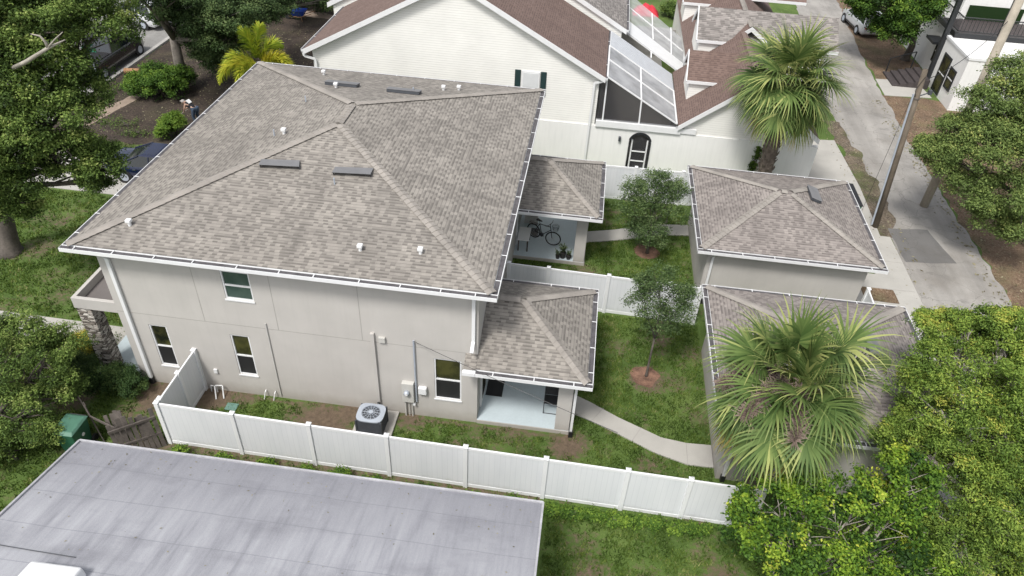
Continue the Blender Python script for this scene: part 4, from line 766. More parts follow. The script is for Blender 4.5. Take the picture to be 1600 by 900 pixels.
def clumps(blobs, dens=7., op=1., tq=.7):
    """twig clusters: each blob carries tufts of its own, with gaps between them"""
    out = []; tints = []
    for x, y, z, rx, ry, rz_ in blobs:
        rm = (rx*ry*rz_)**(1/3); q = min(.34, .30*rm+.02); n = max(5, int(3.2*op*(rm/q)**2)); v = rng.normal(0, 1, (n, 3)); v /= np.linalg.norm(v, axis=1)[:, None]; v[:, 2] = np.where(v[:, 2] < -.35, -v[:, 2], v[:, 2]); v *= rng.uniform(.72, 1.14, (n, 1)); cs = v*np.array([rx, ry, rz_])+np.array([x, y, z])
        k = max(4, int(dens*1.5)); c = np.repeat(cs, k, 0); N = len(c); o = rng.normal(0, 1, (N, 3)); o /= np.linalg.norm(o, axis=1)[:, None]; o *= rng.uniform(.2, 1, (N, 1))**.6; o[:, 2] = np.abs(o[:, 2])*.75-.12
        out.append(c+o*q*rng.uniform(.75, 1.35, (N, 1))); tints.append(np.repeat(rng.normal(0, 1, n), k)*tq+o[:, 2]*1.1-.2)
        m = max(4, int(n*.9)); v = rng.normal(0, .42, (m, 3)); out.append(v*np.array([rx, ry, rz_])+np.array([x, y, z])); tints.append(np.full(m, -1.5))  # inner leaves tinted darkest: shade inside the crown put into leaf colour
    return np.concatenate(out), np.concatenate(tints)
def tree(name, label, base, blobs, leaf, bark, r0=.16, fork=None, size=.10, per=55, sig=.26, dens=7., asp=.5, tint=.5, tv=.22, cat='tree', group=None, twig=True, op=1., tq=.7, trunk=True):
    t = thing(name, label, cat, (base[0], base[1], 0), group); base = Vector((base[0], base[1], 0))
    cc, tn = clumps(blobs, dens, op, tq); kk = cc[:, 2] > .12; cc, tn = cc[kk], tn[kk]
    V, F, ti = leaves(cc, sig, per, size, asp, tint, tv, ct=tn); V[:, 2] = np.maximum(V[:, 2], .02)
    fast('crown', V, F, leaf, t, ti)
    if trunk:
        mb = MB(); cz = sum(b[2] for b in blobs)/len(blobs); cx = sum(b[0] for b in blobs)/len(blobs); cy = sum(b[1] for b in blobs)/len(blobs)
        top = Vector(fork) if fork else Vector((base.x*.6+cx*.4, base.y*.6+cy*.4, cz*.5)); mid = base.lerp(top, .5)+Vector((random.uniform(-.1, .1), random.uniform(-.1, .1), 0))*r0*6
        mb.tube([base-Vector((0, 0, .05)), base+Vector((0, 0, .12)), base.lerp(mid, .4), mid, top], [r0*1.7, r0*1.25, r0*1.05, r0*.95, r0*.8], 10)
        for b in blobs:
            e = Vector(b[:3]); m_ = top.lerp(e, .5)+Vector((random.uniform(-.3, .3), random.uniform(-.3, .3), random.uniform(0, .35)))*min(b[3], 1)
            mb.tube([top, top.lerp(m_, .5), m_, e], [r0*.6, r0*.42, r0*.3, r0*.16], 7)
            near = [Vector(c) for c in cc if (Vector(c)-e).length < b[3]*1.2]
            for c in random.sample(near, min(len(near), 14)):
                k_ = m_.lerp(e, random.uniform(.2, 1)); mb.tube([k_, k_.lerp(c, .5)+Vector((0, 0, .06*b[3])), c], [r0*.16, r0*.1, r0*.035], 5)
        mb.build('trunk', bark, t, True)
    return t
def BL(px, py, r, y=None, z=None, x=None, s=(1, 1, .8)):
    p = U(px, py, z=z, y=y, x=x); return (p.x, p.y, p.z, r*s[0], r*s[1], r*s[2])
# --- oak, left edge
oak = tree('oak_tree', 'large broad oak with thick trunk and pale dead limb at the left edge', (-8.75, 5.75),
     [BL(40, 40, 1.9, y=6.5), BL(115, 20, 1.7, y=8), BL(150, 55, 1.35, y=8), BL(60, 110, 1.6, y=6), BL(10, 150, 1.6, y=5), BL(75, 190, 1.5, y=5), BL(130, 150, 0.9, y=6.5), BL(15, 225, 1.3, y=4.2), BL(95, 245, 1.2, y=5), BL(150, 255, .85, y=5.2), BL(45, 275, .9, y=4.4), BL(-30, 80, 1.9, y=6), BL(20, 320, .8, y=4.2), BL(148, 285, .45, y=5), BL(-25, 260, 1.5, y=4)],
     M['leaf_oak'], M['bark'], .34, (-8.3, 5.7, 3.0), .10, 24, .11, 8, .5, .5, .26, op=.85, tq=.9)
k = MB(); a, b, c = U(40, 97, y=4.2), U(75, 75, y=4.3), U(102, 62, y=4.5); k.tube([U(22, 106, y=4.6), a, b, c], [.075, .065, .05, .015], 8); k.tube([b, U(71, 66, y=4.3), U(62, 56, y=4.2), U(48, 53, y=4.2)], [.05, .04, .03, .012], 7); k.tube([b, U(85, 62, y=4.3), U(98, 50, y=4.4)], [.035, .02, .01], 6); k.build('dead_limb', M['bark_pale'], oak, True)
# --- street trees and shrubs top left
tree('oak_tree', 'dark grey-trunked oak rising from the mulched yard behind the house', (-9.76, 22.6),
     [BL(345, 40, 1.9, y=22), BL(300, 15, 1.8, y=22), BL(385, 25, 1.5, y=24), BL(365, 75, 1.2, y=22), BL(250, -5, 1.3, y=20), BL(320, 70, 1.1, y=23), BL(270, 30, .8, y=22), BL(200, -20, 1.2, y=18), BL(420, 10, 1.4, y=27), BL(465, -8, 1.3, y=33), BL(500, 3, .9, y=36), BL(330, 95, .7, y=22.5)],
     M['leaf_dark'], M['bark_mid'], .30, tuple(U(272, 60, y=22)), .12, 24, .13, 7, .5, .5, .25)
tree('dark_tree', 'dark tree mass at the top edge behind the blue wheelbarrow', (-12, 44), [BL(400, -5, 2.2, y=36), BL(450, -25, 2.2, y=38), BL(500, -18, 1.6, y=40), BL(350, -20, 2.4, y=34)], M['leaf_dark'], M['bark'], .3, None, .15, 22, .15, 6, .5, .45, .25)
def shrub(name, label, blobs, leaf, size=.07, per=50, sig=.13, dens=22, tint=.5, tv=.22, cat='shrub', group=None, bark='bark', asp=.5):
    x, y = blobs[0][0], blobs[0][1]; t = thing(name, label, cat, (x, y, 0), group); cc, tn = clumps(blobs, dens); kk = cc[:, 2] > .05; cc, tn = cc[kk], tn[kk]
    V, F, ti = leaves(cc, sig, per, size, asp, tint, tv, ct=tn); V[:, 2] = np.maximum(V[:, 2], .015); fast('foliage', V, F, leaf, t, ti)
    mb = MB()
    for b in blobs:
        for i in range(9):
            e = Vector((b[0]+random.uniform(-.75, .75)*b[3], b[1]+random.uniform(-.75, .75)*b[4], b[2]+random.uniform(0, .6)*b[5])); s0 = Vector((b[0]+random.uniform(-.2, .2)*b[3], b[1]+random.uniform(-.2, .2)*b[4], 0)); mb.tube([s0, s0.lerp(e, .5)+Vector((0, 0, .1)), e], [.022, .015, .006], 5)
    mb.build('stem', M[bark], t, True); return t
shrub('shrub', 'big rounded green shrub by the oak trunk in the mulched yard', [(-10.6, 21.4, .7, 1.15, 1.0, .75), (-9.9, 20.6, .7, 1.0, .9, .75), (-11.2, 20.6, .6, .8, .8, .6), (-9.6, 22.0, .6, .7, .7, .6)], M['leaf_lime'], .11, 22, .11, 8, .40, .24)
shrub('shrub', 'small lime green bush in front of the stooping gardener', [(-7.25, 16.6, .6, .55, .5, .55), (-7.5, 16.1, .4, .4, .4, .4)], M['leaf_lime'], .085, 18, .08, 8, .62, .2)
shrub('shrub', 'pale dry twiggy shrub between the dark oak and the yellow palm', [(-7.6, 25.2, 1.1, 1.0, .9, .9), (-8.0, 23.6, .7, .8, .8, .6), (-6.6, 24.2, .9, .8, .7, .7)], M['leaf_dry'], .06, 7, .14, 6, .5, .3)
shrub('ground_weeds', 'low weedy groundcover between the street kerb and the dirt path', [(-13.0, 18.9, .1, .5, 1.6, .12), (-12.7, 17.2, .1, .6, .8, .12), (-13.2, 20.5, .1, .4, .8, .12)], M['leaf_oak'], .08, 4, .10, 4, .35, .25, cat='weeds')
shrub('ground_weeds', 'sparse low weeds on bare dirt right of the sandy path', [(-10.3, 17.0, .08, 1.0, .6, .1), (-9.3, 16.2, .08, .8, .5, .1)], M['leaf_oak'], .08, 3, .10, 4, .4, .25, cat='weeds')
# --- lower left tree
tree('oak_tree', 'leafy oak overhanging the left end of the grey flat roof', (-2.8, -4.6),
     [BL(25, 570, 1.3, y=-2.0), BL(80, 560, .95, y=-1.4), BL(45, 650, 1.15, y=-2.8), BL(5, 720, 1.1, y=-3.6), BL(50, 735, .62, y=-3.6), BL(-20, 630, 1.3, y=-2.8), BL(100, 545, .3, y=-.9), BL(20, 525, .7, y=-1.2), BL(90, 610, .62, y=-2.0), BL(5, 785, .5, y=-4.2), BL(75, 680, .5, y=-3.2)],
     M['leaf_oak'], M['bark'], .2, (-2.6, -4.0, 1.2), .076, 24, .09, 9, .45, .52, .26, op=.72, tq=.9)
# --- front hedge and bushes
shrub('hedge', 'dark clipped hedge along the front porch by the stone column', [(-1.3, -.55, .5, .75, .5, .5), (-.4, -.55, .45, .6, .45, .45), (.05, -.6, .35, .35, .4, .35), (-2.1, -.3, .45, .6, .5, .45)], M['leaf_hedge'], .055, 20, .06, 10, .5, .27, cat='hedge')
shrub('shrub', 'yellow-green variegated bush left of the stone column', [(-2.45, 1.0, .4, .45, .4, .4), (-2.8, .5, .35, .4, .35, .35)], M['leaf_yellow'], .07, 14, .07, 7, .5, .3)
shrub('shrub', 'dark glossy bush behind the stone column in the portico bed', [(-1.0, 4.9, .8, .7, .6, .8), (-1.5, 5.6, .8, .7, .7, .8), (-.6, 4.4, .6, .5, .5, .6)], M['leaf_hedge'], .07, 20, .08, 9, .45, .27)
# --- yard trees
tree('young_oak', 'fine-leaved young tree in the far yard before the white fence', (17.0, 10.62),
     [(16.95, 10.9, 2.1, 1.05, .9, 1.0), (16.2, 10.8, 1.8, .8, .7, .75), (17.6, 11.0, 1.9, .85, .7, .8), (16.9, 10.6, 1.15, .9, .75, .6), (16.9, 11.1, 3.05, .7, .6, .6), (17.75, 11.3, 2.8, .5, .45, .45), (16.1, 11.2, 2.7, .55, .5, .5), (17.0, 10.1, 1.2, .6, .6, .5)],
     M['leaf_young'], M['bark'], .055, (17.0, 10.7, 1.1), .08, 7, .095, 8, .42, .5, .22, group='young trees in the back yards', op=1.0, tq=.7)
tree('young_oak', 'thin young tree on a round mulch ring in the near yard', (16.86, 3.08),
     [(16.95, 3.45, 3.0, .8, .75, .75), (16.35, 3.5, 2.8, .6, .6, .5), (17.5, 3.5, 2.75, .6, .55, .5), (16.75, 3.7, 3.75, .55, .5, .5), (16.9, 3.3, 2.2, .65, .6, .5), (17.6, 3.6, 3.4, .35, .35, .3), (16.2, 3.7, 3.5, .35, .35, .3)],
     M['leaf_young'], M['bark'], .04, (16.88, 3.2, 1.7), .076, 6, .085, 7, .42, .5, .22, group='young trees in the back yards', op=1.0, tq=.7)
# --- right side trees
tree('oak_tree', 'olive-green tree overhanging the alley at the right edge', (34.2, 13.2),
     [BL(1548, 165, 1.0, y=15), BL(1592, 130, 1.15, y=16), BL(1500, 205, .85, y=15), BL(1540, 235, 1.5, y=14), BL(1590, 220, 1.5, y=14), BL(1480, 250, 1.0, y=14.5), BL(1520, 300, 1.1, y=13.5), BL(1580, 310, 1.3, y=13), BL(1590, 360, .8, y=12.5), BL(1545, 340, .7, y=13), BL(1450, 235, .55, y=14.5), BL(1630, 160, 1.4, y=15)],
     M['leaf_olive'], M['bark'], .22, (34.0, 13.8, 2.2), .10, 24, .13, 9, .45, .58, .25, op=.95, tq=.7)
tree('oak_tree', 'bright green tree at the top edge over the parked silver car', (35.6, 37.8),
     [BL(1385, 10, 1.6, y=36), BL(1420, 35, 1.35, y=35), BL(1345, 5, .9, y=37), BL(1440, 0, 1.3, y=36), BL(1405, 55, .95, y=35), BL(1380, 45, .75, y=36), BL(1455, 15, .7, y=35), BL(1350, 20, .55, y=37), BL(1400, -30, 1.8, y=38)],
     M['leaf_lime'], M['bark'], .24, (35.3, 37.2, 2.2), .15, 22, .16, 7, .5, .34, .27, op=.7, tq=.9)
tree('bright_tree', 'tall bright green tree with yellow tips filling the lower right corner', (25.8, -3.2),
     [BL(1480, 560, 1.1, y=0), BL(1540, 610, 1.4, y=-1), BL(1590, 560, 1.1, y=0), BL(1470, 640, 1.2, y=-1.5), BL(1530, 700, 1.4, y=-2), BL(1590, 690, 1.4, y=-2), BL(1450, 720, 1.0, y=-2.5), BL(1510, 790, 1.4, y=-3), BL(1590, 790, 1.5, y=-3), BL(1550, 870, 1.5, y=-3.8), BL(1440, 590, .5, y=-.5), BL(1462, 545, .35, y=0), BL(1500, 505, .4, y=.6), BL(1560, 505, .45, y=.3), BL(1590, 535, .6, y=0), BL(1535, 530, .42, y=.5), BL(1480, 510, .4, y=.8), BL(1445, 500, .22, y=1), BL(1595, 510, .4, y=.5), BL(1630, 640, 1.6, y=-1), BL(1470, 850, 1.1, y=-3.8), BL(1610, 740, 1.3, y=-2.4), BL(1600, 850, 1.3, y=-3.4), BL(1560, 740, 1.2, y=-2.2), BL(1500, 900, 1.2, y=-4.2), BL(1570, 640, 1.1, y=-1.2), BL(1610, 900, 1.2, y=-4), BL(1440, 660, .8, y=-1.2), BL(1400, 690, .55, y=-1.9)],
     M['leaf_mid'], M['bark_pale'], .2, (25.2, -3.0, 2.5), .082, 21, .075, 10, .36, .54, .25, op=.66, tq=.95)
tree('bright_tree', 'yellow-green citrus-like tree over the end of the vinyl fence', (20.6, -5.0),
     [BL(1200, 790, .72, y=-4.0), BL(1255, 780, .68, y=-3.8), BL(1170, 840, .55, y=-4.3), BL(1230, 850, .85, y=-4.6), BL(1310, 820, .85, y=-4.2), BL(1290, 880, .85, y=-4.9), BL(1370, 870, .95, y=-4.6), BL(1350, 780, .7, y=-3.6), BL(1400, 800, .8, y=-3.6), BL(1200, 905, .8, y=-5.1), BL(1430, 900, .9, y=-4.8), BL(1310, 935, .9, y=-5.2), BL(1160, 800, .28, y=-4.0), BL(1420, 740, .6, y=-3.1)],
     M['leaf_bright'], M['bark_pale'], .1, (20.9, -5.0, 1.5), .095, 15, .085, 9, .55, .40, .27, op=.46, tq=1.15)
shrub('weeds', 'row of leafy weeds along the outer foot of the long vinyl fence', [(x+random.uniform(-.2, .2), -3.0+.15*math.sin(x*5)-.02*x*.3, .10, random.uniform(.15, .4), .18, random.uniform(.08, .36)) for x in np.arange(2.8, 13.6, .62)], M['leaf_lime'], .07, 9, .06, 6, .5, .28, cat='weeds', asp=.6)
shrub('weeds', 'patch of leafy weeds along the fence foot by the open lawn', [(x, -2.98, .06, random.uniform(.2, .4), .18, random.uniform(.06, .2)) for x in np.arange(14.0, 18.6, .6)], M['leaf_lime'], .065, 8, .06, 6, .5, .28, cat='weeds', asp=.6)
shrub('vine', 'green vine hanging on the white wall corner behind the palm', [(22.25, 17.68, 1.6, .12, .05, .45), (22.2, 17.68, .8, .14, .05, .5)], M['leaf_mid'], .08, 8, .05, 5, .3, .2, cat='vine')
# --- fan palms
def frond(mb_v, mb_f, mb_t, o, az, el, lp, R, nl=32, droop=.9, tint=.5, spread=118):
    d = Vector((math.cos(az)*math.cos(el), math.sin(az)*math.cos(el), math.sin(el))); g_ = Vector((0, 0, -1)); pts = [Vector(o)]; dd_ = d.copy()
    n = 6
    for i in range(n):
        dd_ = (dd_+g_*(.055*droop)*(i+1)*.6).normalized(); pts.append(pts[-1]+dd_*lp/n)
    s_ = dd_.cross(Vector((0, 0, 1))); s_ = s_.normalized() if s_.length > .05 else Vector((math.sin(az), -math.cos(az), 0)); up = s_.cross(dd_).normalized()
    base = len(mb_v)
    # petiole as a thin strip tube (triangular)
    for i, p in enumerate(pts):
        r = .028*(1-.5*i/n)
        for k in range(3): mb_v.append(p+(s_*math.cos(2.094*k)+up*math.sin(2.094*k))*r); mb_t.append(1.)
    for i in range(n):
        for k in range(3): mb_f.append((base+i*3+k, base+i*3+(k+1) % 3, base+(i+1)*3+(k+1) % 3, base+(i+1)*3+k))
    h = pts[-1]; tw = random.uniform(-.35, .35); s2 = (s_*math.cos(tw)+up*math.sin(tw)); u2 = (up*math.cos(tw)-s_*math.sin(tw))
    for j in range(nl):
        a = R_(spread)*(2*(j+.5)/nl-1); a += random.uniform(-.03, .03); L = R*(.72+.28*math.cos(a*.8))*random.uniform(.88, 1.08)
        st0 = h+dd_*(.22*R*max(0, math.cos(a))*.8); dr = (dd_*math.cos(a)+s2*math.sin(a)+u2*(.22*abs(math.sin(a))+.05)).normalized(); wv = dr.cross(u2).normalized(); wd = .031*R/1.2
        p = st0; q = dr.copy(); tt = min(1, max(0, tint+random.gauss(0, .16))); b2 = len(mb_v); seg = 5
        prof = [.5, 1.25, 1.1, .7, .38, .06]
        for i in range(seg+1):
            for sg in (-1, 1): mb_v.append(p+wv*wd*prof[i]*sg+u2*(wd*.35*prof[i] if sg > 0 else 0)); mb_t.append(min(1, tt+.05*i))
            q = (q+g_*(.05+.24*(i/seg)**1.5)*droop*random.uniform(.6, 1.5)*(1+.5*abs(math.sin(a)))).normalized(); p = p+q*L/seg
        for i in range(seg): mb_f.append((b2+2*i, b2+2*i+1, b2+2*i+3, b2+2*i+2))
def sabal(label, base, ztop, lp, R, n, tr_r=.2, fruits=0, dead=3, old=6, seed=3, elmin=-62):
    random.seed(seed); t = thing('fan_palm', label, 'palm tree', base); bx, by = base[0], base[1]; top = Vector((bx, by, ztop))
    mb = MB(); pts = [Vector((bx, by, -.02))]+[Vector((bx+.02*math.sin(i), by, ztop*i/8)) for i in range(1, 9)]; mb.tube(pts, [tr_r*1.15]+[tr_r*random.uniform(.93, 1.05) for _ in range(8)], 14)
    # leaf boots
    for i in range(int(ztop*26)):
        z = ztop*(.08+.92*i/(ztop*26)); a = i*2.4; r = tr_r*1.0; c = Vector((bx+math.cos(a)*r, by+math.sin(a)*r, z)); mb.beam(c, c+Vector((math.cos(a)*.07, math.sin(a)*.07, .17)), .09, .03, up=(math.cos(a), math.sin(a), 0))
    mb.build('trunk', mottled('palm_trunk', (.16, .13, .105), .5, 5, .95, 18, .8), t)
    for i in range(n):
        f = (i+.5)/n; el = R_(84-(84-elmin)*f**.92); az = i*2.39996+random.uniform(-.2, .2); V_, F_, T_ = [], [], []
        old_ = i >= n-old-dead; dead_ = i >= n-dead
        frond(V_, F_, T_, top+Vector((math.cos(az)*.08, math.sin(az)*.08, random.uniform(-.12, .12))), az, el+random.uniform(-.08, .08), lp*random.uniform(.5, 1.05)*(.8 if dead_ else 1), R*random.uniform(.9, 1.08)*(.85 if dead_ else 1), tint=.45+.22*(1-f)+random.uniform(-.12, .12), droop=1.9 if dead_ else .85+.75*f, spread=85 if dead_ else 132)
        fast('frond', np.array([tuple(v) for v in V_]), np.array(F_), M['palm_dead'] if dead_ else (M['palm_old'] if old_ else M['palm']), t, T_)
    for j in range(fruits):
        az = R_([186, 222, 262][j % 3]); k = MB(); p0 = top+Vector((0, 0, .35)); d = Vector((math.cos(az), math.sin(az), .62)).normalized(); sp_ = [p0]
        for i in range(8): d = (d+Vector((0, 0, -.17))).normalized(); sp_.append(sp_[-1]+d*.25)
        k.tube(sp_, [.03]*4+[.02]*5, 6)
        for q in range(1300):
            i = random.uniform(2.4, 7.95); a_ = sp_[int(i)].lerp(sp_[int(i)+1], i % 1); e = a_+Vector((random.gauss(0, .13), random.gauss(0, .13), random.gauss(.04, .12))); k.tube([a_, e], [.011, .007], 3, False)
        k.build('fruit_stalk', M['fruit'], t)
    return t
nc = U(1240, 600, y=-1.9)
sabal('full fan palm with brown fruit stalks overhanging the near garage roof', (nc.x, nc.y, 0), nc.z-.15, 1.42, 1.22, 88, .19, 3, 9, 14, 5, -54)
fc = U(1237, 122, y=16.2)
sabal('fan palm with rough trunk standing behind the far garage by the driveway', (fc.x, fc.y, 0), fc.z-.2, 1.45, 1.5, 80, .34, 0, 6, 12, 9)
sp3 = U(1405, 600, y=1.0)
sabal('small fan palm mostly hidden between the near garage and the bright tree', (sp3.x, sp3.y, 0), sp3.z-.4, .9, .95, 16, .14, 0, 1, 2, 11)
# foxtail palm
fx = U(403, 100, y=20.0); fp = thing('foxtail_palm', 'yellow-green plume-leaved palm behind the back corner of the big roof', 'palm tree', (fx.x, fx.y, 0)); random.seed(4)
MB().tube([(fx.x, fx.y, 0), (fx.x, fx.y, fx.z*.6), (fx.x, fx.y, fx.z)], [.2, .15, .13], 12).build('trunk', M['bark_pale'], fp, True)
for az, el, L, tn in ((175, 28, 1.95, .62), (8, 40, 1.7, .85), (-12, 28, 2.6, .78), (95, 72, 2.0, .5), (140, 70, 1.9, .45), (205, 20, 2.1, .75), (60, 55, 1.7, .5), (250, 25, 1.6, .7)):
    az, el = R_(az), R_(el); d = Vector((math.cos(az)*math.cos(el), math.sin(az)*math.cos(el), math.sin(el))); L *= 1.32; p = Vector((fx.x, fx.y, fx.z)); V_, F_, T_ = [], [], []; n = 60; rad = MB(); rp = [p.copy()]
    for i in range(n):
        f = i/n; d = (d+Vector((0, 0, -.055*(f+.25)))).normalized(); p = p+d*L/n; rp.append(p.copy())
        if f < .1: continue
        s_ = d.cross(Vector((0, 0, 1))).normalized(); u_ = s_.cross(d)
        for k in range(9):
            a = random.uniform(0, 2*PI); q = (s_*math.cos(a)+u_*math.sin(a)*.8+d*.55).normalized(); ll = .62*math.sin(PI*min(1, f*.85+.18))*random.uniform(.8, 1.15); wv = q.cross(d).normalized()*.028; b0 = len(V_); tt = min(1, max(0, tn+random.gauss(0, .13)+.15*q.z)); pp_ = p.copy()
            for m_ in range(4):
                V_ += [pp_-wv*(1, 1, .7, .1)[m_], pp_+wv*(1, 1, .7, .1)[m_]]; T_ += [tt, tt]; pp_ = pp_+q*ll/3; q = (q+Vector((0, 0, -.28))).normalized()
            F_ += [(b0+2*m_, b0+2*m_+1, b0+2*m_+3, b0+2*m_+2) for m_ in range(3)]
    fast('frond', np.array([tuple(v) for v in V_]), np.array(F_), M['foxtail'], fp, T_)
# --- grass blades
PATH1 = [(14.25, 1.81), (14.9, 1.52), (15.9, .97), (17.3, .34), (18.1, .24), (18.9, .28), (18.9, -.65), (18.1, -.66), (17.1, -.36), (15.6, .38), (14.25, .96)]
PATH2 = [(14.25, 11.69), (15.6, 12.13), (16.6, 12.6), (17.6, 12.95), (18.9, 13.15), (18.9, 12.3), (17.7, 12.1), (16.7, 11.7), (15.6, 11.28), (14.25, 10.85)]
def grass(name, label, polys, dens, hgt, seed, wd=.012):
    r = np.random.default_rng(seed); P = []; 
    for x0, y0, x1, y1 in polys:
        n = int((x1-x0)*(y1-y0)*dens); P.append(np.stack([r.uniform(x0, x1, n), r.uniform(y0, y1, n)], 1))
    P = np.concatenate(P); keep = []
    def inside(x, y, poly):
        c = False
        for i in range(len(poly)):
            (x1, y1), (x2, y2) = poly[i], poly[i-1]
            if (y1 > y) != (y2 > y) and x < (x2-x1)*(y-y1)/(y2-y1)+x1: c = not c
        return c
    for p in P:
        if 14 < p[0] < 19 and (inside(p[0], p[1], PATH1) or inside(p[0], p[1], PATH2) or math.hypot(p[0]-16.85, p[1]-3.05) < .48 or math.hypot(p[0]-16.98, p[1]-10.7) < .5): keep.append(False); continue
        b = bare(p[0], p[1])+.55*noise.noise(Vector((p[0]*2.7, p[1]*2.7, 8)))
        keep.append(random.random() > (b-.12)*2.0)
    P = P[np.array(keep)]; N = len(P); a = r.uniform(0, 2*PI, N); L = hgt*r.uniform(.5, 1.4, N); ln = r.uniform(-.7, .7, (N, 2))*L[:, None]; dx = np.stack([np.cos(a), np.sin(a)], 1)*wd
    V = np.zeros((N, 3, 3)); V[:, 0, :2] = P-dx; V[:, 1, :2] = P+dx; V[:, 2, :2] = P+ln; V[:, 2, 2] = L
    lowf = np.array([noise.noise(Vector((p[0]*.8, p[1]*.8, 2))) for p in P]); mf = np.array([noise.noise(Vector((p[0]*3.1, p[1]*3.1, 5))) for p in P]); t = np.clip(.46+.42*lowf+.5*mf+r.normal(0, .17, N), 0, 1)
    o = fast(name, V.reshape(-1, 3), np.arange(3*N).reshape(N, 3), M['grass'], None, np.repeat(t, 3)); tag(o, label, 'grass', kind='stuff')
grass('grass', 'short lawn grass in the side yard and both back yards', [(2.3, -2.2, 14.35, -.05), (14.35, -2.45, 18.85, 6.15), (14.35, 6.45, 18.85, 14.6), (11.4, 6.6, 14.35, 9.1), (11.4, 4.0, 14.4, 6.1)], 1000, .075, 1, .015)
grass('grass', 'rough weedy grass outside the long vinyl fence', [(13.9, -8.6, 20, -2.75), (2, -4.8, 13.8, -2.5)], 900, .085, 2, .017)
grass('grass', 'front lawn grass left of the house and below the driveway', [(-13.8, 2.4, -.1, 10.4), (-13.8, -4.5, .1, .9), (.1, -3.5, 2.1, -.1), (-5, -9, 1.7, -4.5), (-13.8, 13.9, -.3, 15.2), (-4, .9, -1.7, 2.2)], 460, .09, 3, .022)
# ================================================================== OBJECTS
# AC condenser
acx0, acx1, acy0, acy1 = 7.68, 8.52, -1.20, -.46
ac = thing('air_conditioner', 'square grey outdoor air conditioner with a round fan grille on a pale pad', 'air conditioner', (8.1, -.83, .09))
o = MB().box(7.5, -1.35, -.02, 8.76, -.03, .09).build('concrete_pad', M['concrete'], None, bevel=.01); o['kind'] = 'structure'
k = MB(); k.box(acx0+.03, acy0+.03, .09, acx1-.03, acy1-.03, .76)
for i in range(15): k.box(acx0+.015, acy0+.015, .13+i*.041, acx1-.015, acy1-.015, .145+i*.041)
for x in (acx0, acx1-.05):
    for y in (acy0, acy1-.05): k.box(x, y, .09, x+.05, y+.05, .76)
k.build('louvred_case', M['dark_metal'], ac)
tp = MB(); cx, cy, r_ = 8.1, -.83, .29; N_ = 32; pts_o = []
for i in range(N_):
    a = 2*PI*i/N_; c_, s_ = math.cos(a), math.sin(a); kx = (abs(c_)**4+abs(s_)**4)**(-.25); pts_o.append((cx+c_*kx*.43, cy+s_*kx*.38))
for i in range(N_):
    a, b = 2*PI*i/N_, 2*PI*(i+1)/N_; p, q = pts_o[i], pts_o[(i+1) % N_]; ia, ib = (cx+r_*math.cos(a), cy+r_*math.sin(a)), (cx+r_*math.cos(b), cy+r_*math.sin(b))
    tp.face([(*p, .80), (*q, .80), (*ib, .82), (*ia, .82)]); tp.face([(*p, .755), (*q, .755), (*q, .80), (*p, .80)]); tp.face([(*ia, .82), (*ib, .82), (*ib, .765), (*ia, .765)])
tp.build('top_cover', M['grey_metal'], ac, True)
k = MB()
for i in range(14): a = 2*PI*i/14; k.tube([(cx+.05*math.cos(a), cy+.05*math.sin(a), .835), (cx+r_*math.cos(a), cy+r_*math.sin(a), .82)], .006, 5)
for rr_ in (.12, .20, .27): k.tube([(cx+rr_*math.cos(a), cy+rr_*math.sin(a), .83) for a in np.linspace(0, 2*PI, 33)], .004, 4)
k.tube([(cx, cy, .82), (cx, cy, .85)], .075, 16); k.build('fan_grille', M['grey_metal'], ac)
k = MB()
for i in range(3):
    a = 2*PI*i/3+.9; c0 = Vector((cx, cy, .70)); e0, e1 = Vector((math.cos(a-.35), math.sin(a-.35), 0)), Vector((math.cos(a+.35), math.sin(a+.35), 0)); k.face([c0+e0*.05, c0+e0*.26, c0+e1*.27+Vector((0, 0, .05)), c0+e1*.05+Vector((0, 0, .04))])
k.build('fan_blade', M['grey_metal'], ac)
MB().tube([(8.11, -.10, .5), (8.15, -.2, .42), (8.2, -.47, .35)], .04, 8).build('refrigerant_line', M['black'], ac)
tag(MB().box(3.17, -.82, 0, 3.55, -.52, .04).build('utility_cover', M['utility_green'] if 'utility_green' in M else mottled('utility_green', (.13, .24, .20), .15, 4, .7, 30, .1), None, bevel=.01), 'small green utility box lid in the grass near the white gate', 'utility cover')
# green bin
gb = thing('wheelie_bin', 'green wheeled rubbish bin under the leafy oak on the side lawn', 'bin', (-.35, -2.75, 0)); bx, by = -.40, -2.95
def taper(x0, y0, x1, y1, z0, z1, t): 
    cx, cy = (x0+x1)/2, (y0+y1)/2; lo = [(cx+(x-cx)*t, cy+(y-cy)*t, z0) for x, y in ((x0, y0), (x1, y0), (x1, y1), (x0, y1))]; hi = [(x, y, z1) for x, y in ((x0, y0), (x1, y0), (x1, y1), (x0, y1))]; return lo+hi, [(3, 2, 1, 0), (4, 5, 6, 7), (0, 1, 5, 4), (1, 2, 6, 5), (2, 3, 7, 6), (3, 0, 4, 7)]
MB().raw(*taper(bx-.32, by-.38, bx+.32, by+.38, .06, 1.02, .78)).build('body', M['green_plastic'], gb, bevel=.03)
MB().raw([(bx-.35, by-.42, 1.03), (bx+.35, by-.42, 1.03), (bx+.35, by+.42, 1.03), (bx-.35, by+.42, 1.03), (bx-.28, by-.3, 1.10), (bx+.28, by-.3, 1.10), (bx+.28, by+.32, 1.10), (bx-.28, by+.32, 1.10)], [(3, 2, 1, 0), (4, 5, 6, 7), (0, 1, 5, 4), (1, 2, 6, 5), (2, 3, 7, 6), (3, 0, 4, 7)]).build('lid', M['green_lid'], gb, bevel=.02)
k = MB(); k.tube([(bx-.25, by+.44, 1.0), (bx+.25, by+.44, 1.0)], .02); k.build('handle', M['black'], gb)
